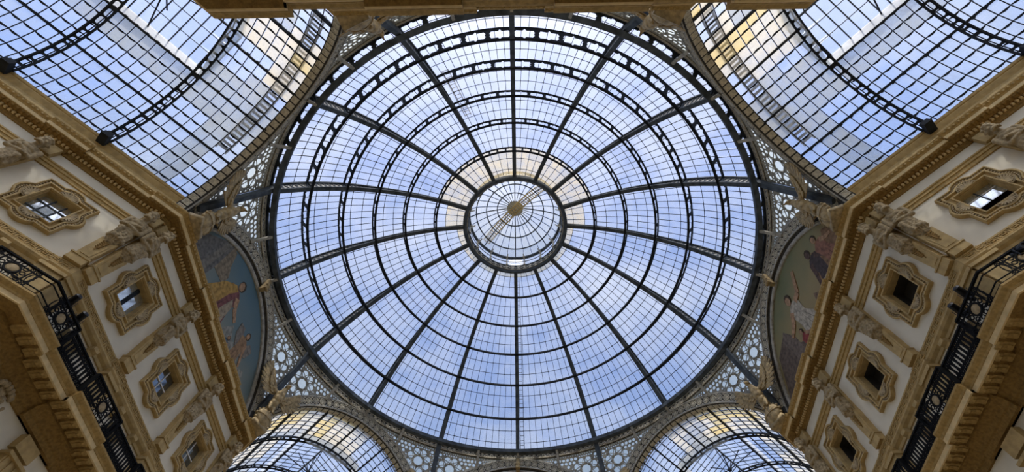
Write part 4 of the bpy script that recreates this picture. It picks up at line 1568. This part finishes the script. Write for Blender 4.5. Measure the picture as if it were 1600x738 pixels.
HEX = [(0, 3, 2, 1), (4, 5, 6, 7), (0, 1, 5, 4), (1, 2, 6, 5), (2, 3, 7, 6), (3, 0, 4, 7)]
for idx, (ar, j, i, c, k, P, frost) in enumerate(cands):
    if idx < 300:
        key = (j, i, c, frost)
        if key not in pane_meshes:
            pane_meshes[key] = MB().hexa(P).mesh('pane', False)
        obj('pane', pane_meshes[key], 'dome_frost_sunlit' if frost else 'dome_glass', dome, rot(k * SEC))
    else:
        rest[frost].hexa([rot(k * SEC) @ p for p in P])
for fr_, mb in rest.items():
    if mb.v:
        tag(mb.build('glass_panes', 'dome_frost_sunlit' if fr_ else 'dome_glass', dome, fix=False), kind='stuff')

# drum: dark band with a wave scroll frieze, brackets down to the arches
drum = MB()
vs = []
N_ = 96
dprof = [(RT, WPLATE - .06), (RT, 33.4), (RT + .22, 33.4), (RT + .22, WPLATE - .06)]
vs = [cyl_pt(r, z, 2 * PI * i / N_) for i in range(N_) for r, z in dprof]
drum.add(vs, [(i * 4 + k, i * 4 + (k + 1) % 4, ((i + 1) % N_) * 4 + (k + 1) % 4, ((i + 1) % N_) * 4 + k) for i in range(N_) for k in range(4)])
drum.build('drum_band', 'zincdark', dome)
sc = MB()
NU = 17
for u_ in range(NU):
    ctr = SEC * (u_ + .5) / NU
    pts = []
    for q in range(13):
        t = q / 12
        ang = t * 3.3 * PI
        rr = .17 * (1 - t) + .03
        pts.append((rr * math.cos(ang + PI), .2 + rr * math.sin(ang + PI)))
    pts = [(-.26, .0), (-.2, .02)] + pts
    for (x0, z0), (x1, z1) in zip(pts, pts[1:]):
        a = cyl_pt(RT - .03, 32.68 + z0, ctr + x0 / RT); b = cyl_pt(RT - .03, 32.68 + z1, ctr + x1 / RT)
        sc.bar(a, b, .05, .05, cyl_pt(1, 0, ctr))
for z, h in ((32.66, .07), (33.1, .04)):
    for i in range(8):
        a, b = SEC * i / 8, SEC * (i + 1) / 8
        sc.bar(cyl_pt(RT - .03, z, a), cyl_pt(RT - .03, z, b), .08, h)
SC = sc.mesh('scroll_frieze')
for k in range(16):
    obj('scroll_frieze', SC, 'relief', dome, rot(k * SEC))
for k in range(32):
    th = k * PI / 16
    ph = abs((th + PI / 8) % (PI / 4) - PI / 8)
    if abs(ph - PI / 8) < .01: continue
    lat_ = A * math.tan(ph); rb_ = A / math.cos(ph); zb = ZS + math.sqrt(RX * RX - lat_ * lat_)
    b_ = MB()
    p0, p1 = Vector((rb_ - .1, 0, zb - .25)), Vector((17.95, 0, 32.66))
    pts = []
    for i in range(9):
        t = i / 8
        p = p0.lerp(p1, t)
        p.x -= .10 * math.sin(PI * t) * 1.2
        p.z -= -.12 * math.sin(PI * t)
        pts.append(p)
    for i in range(8):
        b_.bar(pts[i], pts[i + 1] + (pts[i + 1] - pts[i]) * .03, .2, .14, (pts[i + 1] - pts[i]).cross(Vector((0, 1, 0))))
    obj('bracket', b_.mesh('bracket'), 'zinc', dome, rot(th))

# ------------------------------------------------------------------ lantern on the oculus
lan = empty('dome_lantern', (0, 0, 43.3), label='round glass lantern with central rosette crowning the dome', cat='lantern')
for k in range(16):
    pb = MB().box((4.58, 0, 44.3), (.14, .12, 2.1)).box((4.5, 0, 43.5), (.22, .2, .2)).box((4.5, 0, 45.15), (.3, .22, .16))
    pb.bar((4.5, 0, 44.7), (4.1, 0, 45.2), .08, .1, (0, 1, 0))
    if k == 0: POST = pb.mesh('post')
    obj('post', POST, 'zinc', lan, rot(k * SEC + SEC / 2))
lr = MB()
for rc, zc, ww, hh in ((4.6, 45.3, .12, .13), (4.6, 43.5, .08, .06), (4.6, 44.4, .03, .03)):
    vs = [cyl_pt(rc + a, zc + b, 2 * PI * i / 64) for i in range(64) for a, b in ((-ww, -hh), (ww, -hh), (ww, hh), (-ww, hh))]
    lr.add(vs, [(i * 4 + k, i * 4 + (k + 1) % 4, ((i + 1) % 64) * 4 + (k + 1) % 4, ((i + 1) % 64) * 4 + k) for i in range(64) for k in range(4)])
lr.build('ring', 'ironlite', lan)
LP_ = [(4.6, 45.35), (3.95, 46.2), (2.95, 46.95), (1.85, 47.5), (.78, 47.85)]
NL = 32
lb = MB()
for c in range(NL):
    a = 2 * PI * c / NL
    for i in range(4):
        w_ = .10 if c % 4 == 0 else .05
        lb.bar(cyl_pt(*LP_[i], a), cyl_pt(*LP_[i + 1], a), w_, .06, cyl_pt(.4, 1, a))
lb.build('cap_bars', 'ironlite', lan)
for i in range(1, 5):
    rr = MB()
    rc, zc = LP_[i]
    ww = .05
    vs = [cyl_pt(rc + a, zc + b, 2 * PI * q / 64) for q in range(64) for a, b in ((-ww, -ww), (ww, -ww), (ww, ww), (-ww, ww))]
    rr.add(vs, [(q * 4 + k, q * 4 + (k + 1) % 4, ((q + 1) % 64) * 4 + (k + 1) % 4, ((q + 1) % 64) * 4 + k) for q in range(64) for k in range(4)])
    rr.build('cap_ring', 'ironlite', lan)
for i in range(4):
    P = []
    for dd in (.05, .062):
        for (rr_, zz, aa) in ((*LP_[i], .02), (*LP_[i], 2 * PI / NL - .02), (*LP_[i + 1], 2 * PI / NL - .02), (*LP_[i + 1], .02)):
            P.append(cyl_pt(rr_, zz + dd, aa))
    me = MB().hexa(P).mesh('pane', False)
    for c in range(NL):
        obj('pane', me, 'lantern_glass', lan, rot(2 * PI * c / NL))
P = [cyl_pt(4.66 + dd, z, a) for dd in (0, .012) for z, a in ((43.5, -SEC / 2 + .01), (43.5, SEC / 2 - .01), (45.2, SEC / 2 - .01), (45.2, -SEC / 2 + .01))]
me = MB().hexa(P).mesh('pane', False)
for c in range(16):
    obj('pane', me, 'dome_glass', lan, rot(c * SEC))
hub = MB().lathe([(.0, 47.55), (.22, 47.5), (.3, 47.65), (.55, 47.7), (.8, 47.78), (.84, 47.9), (.5, 48.0), (0, 48.1)], 24)
for k in range(16):
    a = 2 * PI * k / 16
    hub.bar(cyl_pt(.2, 47.6, a), cyl_pt(.95, 47.76, a), .09, .08, (0, 0, 1))
hub.build('rosette_hub', 'relief', lan)


# ------------------------------------------------------------------ ladders outside the glass
def ladder(name, pts, side, w, m, label, step=.3):
    """pts: polyline of rail points; side: unit vector across"""
    pts = [Vector(p) for p in pts]
    side = Vector(side)
    root = empty(name, pts[0], label=label, cat='ladder')
    for sg in (-1, 1):
        r_ = MB()
        for a, b in zip(pts, pts[1:]):
            r_.bar(a + side * sg * w / 2, b + side * sg * w / 2, w * .13, w * .13)
        r_.build('ladder_rail', m, root)
    rg = MB().bar(-side * w / 2, side * w / 2, w * .1, w * .1).mesh('rung')
    carry = 0.
    for a, b in zip(pts, pts[1:]):
        ln = (b - a).length
        t = carry
        while t < ln:
            obj('rung', rg, m, root, Matrix.Translation(a.lerp(b, t / ln)))
            t += step
        carry = t - ln
    return root


def meridian(a, off, j0, j1):
    out_ = []
    for j in range(j0, j1):
        for t in (0, .33, .66):
            r_, z_ = catmull(G, j, t)
            out_.append(cyl_pt(r_ + off * .5, z_ + off, a))
    return out_


a = PI / 2 - R(1.35)
ladder('roof_ladder', meridian(a, .3, 0, 6), (-math.sin(a), math.cos(a), 0), .36, 'iron', 'thin ladder lying on the dome glass beside the lowest vertical rib', .42)
a = -PI / 2 - R(19.5)
ladder('roof_ladder', meridian(a, .3, 2, 4), (-math.sin(a), math.cos(a), 0), .5, 'grating', 'short pale ladder on the dome glass beside an upper rib', .36)
arcp = [Vector((s_ * S2 * 1.0, -s_ * S2, 44.9 + 2.55 * math.sqrt(max(0, 1 - (s_ / 5.0) ** 2)))) for s_ in [-4.3 + 8.6 * i / 16 for i in range(17)]]
ladder('lantern_ladder', arcp, (S2, S2, 0), .75, 'rust', 'yellowish ladder arched diagonally across the lantern cap', .26)


# ------------------------------------------------------------------ glass barrel vaults over the four arms
BAY = 5.2
VL = 17.0
RV = 7.58
NCOL = 8
SUBR = 4
STEP = R(22.5)


def ap(r, a, x):
    return Vector((x, r * math.cos(a), r * math.sin(a)))


# shared meshes in vault space: x along the arm, y across, z above the springing
def purlin_mesh(x0, x1):
    mb = MB()
    nseg = max(1, int((x1 - x0) / .64))
    mb.box(((x0 + x1) / 2, 0, -.07), (x1 - x0, .13, .1))
    mb.box(((x0 + x1) / 2, 0, .05), (x1 - x0, .05, .14))
    for i in range(nseg + 1):
        x = x0 + (x1 - x0) * i / nseg
        mb.box((x, .05, .0), (.16, .1, .1))
    return mb.mesh('purlin')


PUR_LONG, PUR_SHORT = purlin_mesh(.5, VL), purlin_mesh(.5, BAY)
pill = [(.1, .5), (.13, .26), (.24, .16), (.76, .16), (.87, .26), (.9, .5), (.87, .74), (.76, .84), (.24, .84), (.13, .74)]
pv, pf, pb_ = plate_with_holes([(0., 0.), (1 / 3, 0.), (2 / 3, 0.), (1., 0.), (1., 1.), (2 / 3, 1.), (1 / 3, 1.), (0., 1.)], [pill])
vr = MB()
A0, A1 = R(19.5), R(160.5)
NCELL = 30
for c in range(NCELL):
    def fn(x, y, t, c=c):
        a = A0 + (A1 - A0) * (c + x) / NCELL
        return ap(RV - .12 + t * .025, a, -.22 + .44 * y)
    thick_plate(vr, pv, pf, pb_, fn, -1, 1)
for x_ in (-.22, .22):
    m = 48
    vs = [ap(RV - .16 + dr, A0 + (A1 - A0) * i / m, x_ + dx_) for i in range(m + 1) for dx_, dr in ((-.05, -.03), (.05, -.03), (.05, .06), (-.05, .06))]
    vr.add(vs, [(i * 4 + k, i * 4 + (k + 1) % 4, (i + 1) * 4 + (k + 1) % 4, (i + 1) * 4 + k) for i in range(m) for k in range(4)])
VRIB = vr.mesh('vault_rib')
SHOE = MB().box((0, 0, 0), (.42, .7, .34)).box((0, .1, .2), (.3, .5, .2)).mesh('rib_shoe')

dx = BAY / NCOL
rows_a = [R(18.9)] + [R(22.5) + STEP * i / SUBR for i in range(6 * SUBR + 1)] + [R(161.1)]
NR = len(rows_a) - 1


def bars_mesh(x0, ncol, gap):
    mb = MB()
    for c in range(ncol + 1):
        x = x0 + dx * c
        for i in range(NR):
            if gap and R(67.4) < (rows_a[i] + rows_a[i + 1]) / 2 < R(112.6): continue
            p, q = ap(RV, rows_a[i], x), ap(RV, rows_a[i + 1], x)
            if 0 < c < ncol or True:
                mb.bar(p, q, .04, .04, (1, 0, 0))
    for i in range(1, NR):
        if i % SUBR == 1 and 1 < i < NR - 1: continue
        if gap and R(67.6) < rows_a[i] < R(112.4): continue
        for c in range(ncol):      # drooping lap joint: the lower edge of each pane sags
            x = x0 + dx * c
            a_ = rows_a[i]
            sg = 1 if a_ < PI / 2 else -1
            pts_ = []
            for q, s_ in ((0, .0), (.25, .5), (.5, .75), (.75, .5), (1, .0)):
                pts_.append((q, s_))
            up_, lo_ = [], []
            for q, s_ in pts_:
                th_ = .012 + .11 * s_
                up_.append(ap(RV - .01, a_ + sg * .002, x + dx * q)); lo_.append(ap(RV - .01, a_ - sg * th_ / RV - sg * .002, x + dx * q))
            n_ = len(up_)
            k0 = len(mb.v)
            thick = [p * (1 - .03 / RV) if False else Vector((p.x, p.y * (1 - .004), p.z * (1 - .004))) for p in up_ + lo_]
            mb.v += [tuple(p) for p in up_ + lo_ + thick]
            for t in range(n_ - 1):
                mb.f += [(k0 + t, k0 + t + 1, k0 + n_ + t + 1, k0 + n_ + t), (k0 + 2 * n_ + t, k0 + 3 * n_ + t, k0 + 3 * n_ + t + 1, k0 + 2 * n_ + t + 1),
                         (k0 + n_ + t, k0 + n_ + t + 1, k0 + 3 * n_ + t + 1, k0 + 3 * n_ + t), (k0 + t, k0 + 2 * n_ + t, k0 + 2 * n_ + t + 1, k0 + t + 1)]
    return mb.mesh('glazing_bars', False)


NBAY = 3
BARS = [bars_mesh(.5 if b == 0 else BAY * b, NCOL if b else 7, b > 0) for b in range(NBAY)]
CURB_Y = RV * math.cos(R(68.2)); CURB_Z = RV * math.sin(R(68.2))
RIDGE = CURB_Z + 2.0


def lan_pt(side, t, x):
    return Vector((x, side * CURB_Y * (1 - t), CURB_Z + .85 + (RIDGE - CURB_Z - .85) * t))


lanb = MB()
x = BAY
while x < VL:
    for sd in (-1, 1):
        lanb.bar(lan_pt(sd, 0, x), lan_pt(sd, 1, x), .05, .06, (1, 0, 0))
    x += dx
for sd in (-1, 1):
    for t in (.33, .66):
        lanb.bar(lan_pt(sd, t, BAY), lan_pt(sd, t, VL), .04, .04)
lanb.bar(lan_pt(1, 1, BAY), lan_pt(1, 1, VL), .12, .14)
LANB = lanb.mesh('skylight_bars')
trs = MB()
for sd in (-1, 1):
    trs.bar((0, 0, CURB_Z + .2), lan_pt(sd, 1, 0), .07, .07, (1, 0, 0))
    trs.bar((0, 0, CURB_Z + .2), lan_pt(sd, .45, 0), .06, .06, (1, 0, 0))
    trs.bar((0, 0, CURB_Z + .2), (0, sd * CURB_Y, CURB_Z + .6), .06, .06, (1, 0, 0))
trs.lathe([(0, -.2), (.16, -.12), (.2, 0), (.16, .14), (0, .2)], 10, Matrix.Translation((0, 0, CURB_Z + .2)))
for sx in (-1, 1):
    trs.bar((0, 0, CURB_Z + .2), (sx * 1.6, 0, RIDGE - .1), .06, .06, (0, 1, 0))
TRUSS = trs.mesh('skylight_truss')

vault_info = {1: ('lower arm by the golden-sky mural', -1), 3: ('lower arm by the teal-sky mural', 1), 5: ('upper arm by the teal-sky mural', 1), 7: ('upper arm by the golden-sky mural', -1)}
pane_cache = {}


def vault_pane(i, m):
    if (i, m) not in pane_cache:
        a, b = rows_a[i] + .004, rows_a[i + 1] - .004
        P = [ap(RV + .03 + d, aa, xx) for d in (0, .014) for xx, aa in ((.03, a), (dx - .03, a), (dx - .03, b), (.03, b))]
        me = MB().hexa(P).mesh('pane', False)
        me.materials.append(M[m])
        pane_cache[(i, m)] = (me, P)
    return pane_cache[(i, m)]


def sky_pane(sd, t):
    if (sd, t) not in pane_cache:
        P = [lan_pt(sd, tt, xx) + Vector((0, 0, .05 + d)) for d in (0, .014) for xx, tt in ((.03, t / 3 + .02), (dx - .03, t / 3 + .02), (dx - .03, (t + 1) / 3 - .02), (.03, (t + 1) / 3 - .02))]
        me = MB().hexa(P).mesh('pane', False)
        me.materials.append(M['vault_clear'])
        pane_cache[(sd, t)] = (me, P)
    return pane_cache[(sd, t)]


for k, (where, cs) in vault_info.items():
    th = k * PI / 4
    n_ = Vector((math.cos(th), math.sin(th), 0))
    VM = Matrix.Translation((n_.x * A, n_.y * A, ZS)) @ rot(th) @ Matrix.Diagonal((1.0 if k in (5, 7) else .86, 1, 1, 1))
    root = bpy.data.objects.new('glass_vault', None); COL.objects.link(root)
    root.matrix_basis = VM
    tag(root, 'glazed iron barrel vault over the ' + where, 'vault', 'barrel vaults over the arms')
    upper = k in (5, 7)
    nb = 3

    def part(name, me, m, basis=None, kind=None):
        o_ = obj(name, me, m, root, basis, local=True)
        if kind: o_['kind'] = kind
        return o_
    for i in range(1, 6):
        a = R(22.5) + STEP * i
        long = abs(a - PI / 2) > R(20)
        part('purlin', PUR_LONG if long else PUR_SHORT, 'iron', Matrix.Translation(ap(RV - .03, a, 0)) @ Matrix.Rotation(a - PI / 2, 4, 'X'))
    for b in range(1, nb + 1):
        rib_o = part('vault_rib', VRIB, 'iron', Matrix.Translation((BAY * b, 0, 0)))
        for a in (R(18.6), R(161.4)):
            obj('rib_shoe', SHOE, 'iron', rib_o, Matrix.Translation(ap(RV - .35, a, 0)), local=True)
        part('skylight_truss', TRUSS, 'iron', Matrix.Translation((BAY * b + BAY * .72, 0, 0)))
    for b in range(nb):
        part('glazing_bars', BARS[b], 'iron', kind='stuff')
    part('skylight_bars', LANB, 'ironlite')
    for sd in (-1, 1):
        cu = MB().box(((BAY + VL) / 2, sd * (CURB_Y + .06), CURB_Z + .42), (VL - BAY, .12, .95))
        part('skylight_curb', cu.mesh('skylight_curb'), 'white')
    gb = MB().prism([(-CURB_Y, CURB_Z), (CURB_Y, CURB_Z), (CURB_Y, CURB_Z + .85), (0, RIDGE), (-CURB_Y, CURB_Z + .85)], lambda y, z, t: Vector((t, y, z)), BAY - .06, BAY + .02)
    part('skylight_gable', gb.mesh('skylight_gable'), 'vault_grey')
    # panes
    rnd = random.Random(40 + k)
    cand = []
    for b in range(nb):
        for c in range(NCOL if b else 7):
            x = (.5 if b == 0 else BAY * b) + dx * c
            for i in range(NR):
                am = math.degrees((rows_a[i] + rows_a[i + 1]) / 2)
                if b > 0 and 67.5 < am < 112.5: continue
                near = am if cs > 0 else 180 - am          # small = towards the viewer's side
                m = 'vault_clear'
                nz_ = noise.noise(Vector((x * .35, am * .06, k * 3.1)))
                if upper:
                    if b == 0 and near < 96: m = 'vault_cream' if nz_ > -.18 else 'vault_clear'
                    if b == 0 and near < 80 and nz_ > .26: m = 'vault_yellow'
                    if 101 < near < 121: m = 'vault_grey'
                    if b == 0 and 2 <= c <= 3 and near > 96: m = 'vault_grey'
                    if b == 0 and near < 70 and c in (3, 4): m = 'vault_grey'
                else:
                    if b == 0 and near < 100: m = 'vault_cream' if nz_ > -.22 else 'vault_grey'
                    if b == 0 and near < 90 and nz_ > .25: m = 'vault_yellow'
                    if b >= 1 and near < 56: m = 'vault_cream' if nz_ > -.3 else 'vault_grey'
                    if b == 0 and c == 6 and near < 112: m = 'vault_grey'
                me, P = vault_pane(i, m)
                T = Matrix.Translation((x, 0, 0))
                cand.append((shown_area([VM @ T @ p for p in P[:4]]), me, P, T, m))
    for c in range(int((VL - BAY) / dx)):
        for sd in (-1, 1):
            for t in range(3):
                me, P = sky_pane(sd, t)
                T = Matrix.Translation((BAY + dx * c, 0, 0))
                cand.append((shown_area([VM @ T @ p for p in P[:4]]), me, P, T, 'vault_clear'))
    cand.sort(key=lambda t: -t[0])
    rest = {}
    for idx, (ar, me, P, T, m) in enumerate(cand):
        if idx < 300 and ar > 0:
            obj('pane', me, None, root, T, local=True)
        else:
            rest.setdefault(m, MB()).hexa([T @ p for p in P])
    for m, mb in rest.items():
        part('glass_panes', mb.mesh('glass_panes', False), m, kind='stuff')
    # maintenance walkways over the glass
    sl = MB()
    aw = R(70) if cs < 0 else R(110)
    for i in range(36):
        a_ = R(50) + R(80) * i / 35
        p = ap(RV + .42, a_, 1.55 if upper else 1.0)
        sl.box((0, 0, 0), (.62, .17, .03), Matrix.Translation(p) @ Matrix.Rotation(a_ - PI / 2, 4, 'X'))
    for sx in (-.33, .33):
        for i in range(20):
            p, q = ap(RV + .42, R(48) + R(84) * i / 20, (1.55 if upper else 1.0) + sx), ap(RV + .42, R(48) + R(84) * (i + 1) / 20, (1.55 if upper else 1.0) + sx)
            sl.bar(p, q, .05, .12, (1, 0, 0))
    wlk = obj('maintenance_steps', sl.mesh('maintenance_steps'), 'grating', None, VM)
    tag(wlk, 'arched grey maintenance steps over the vault of the ' + where, 'walkway', 'maintenance walkways on the roofs')
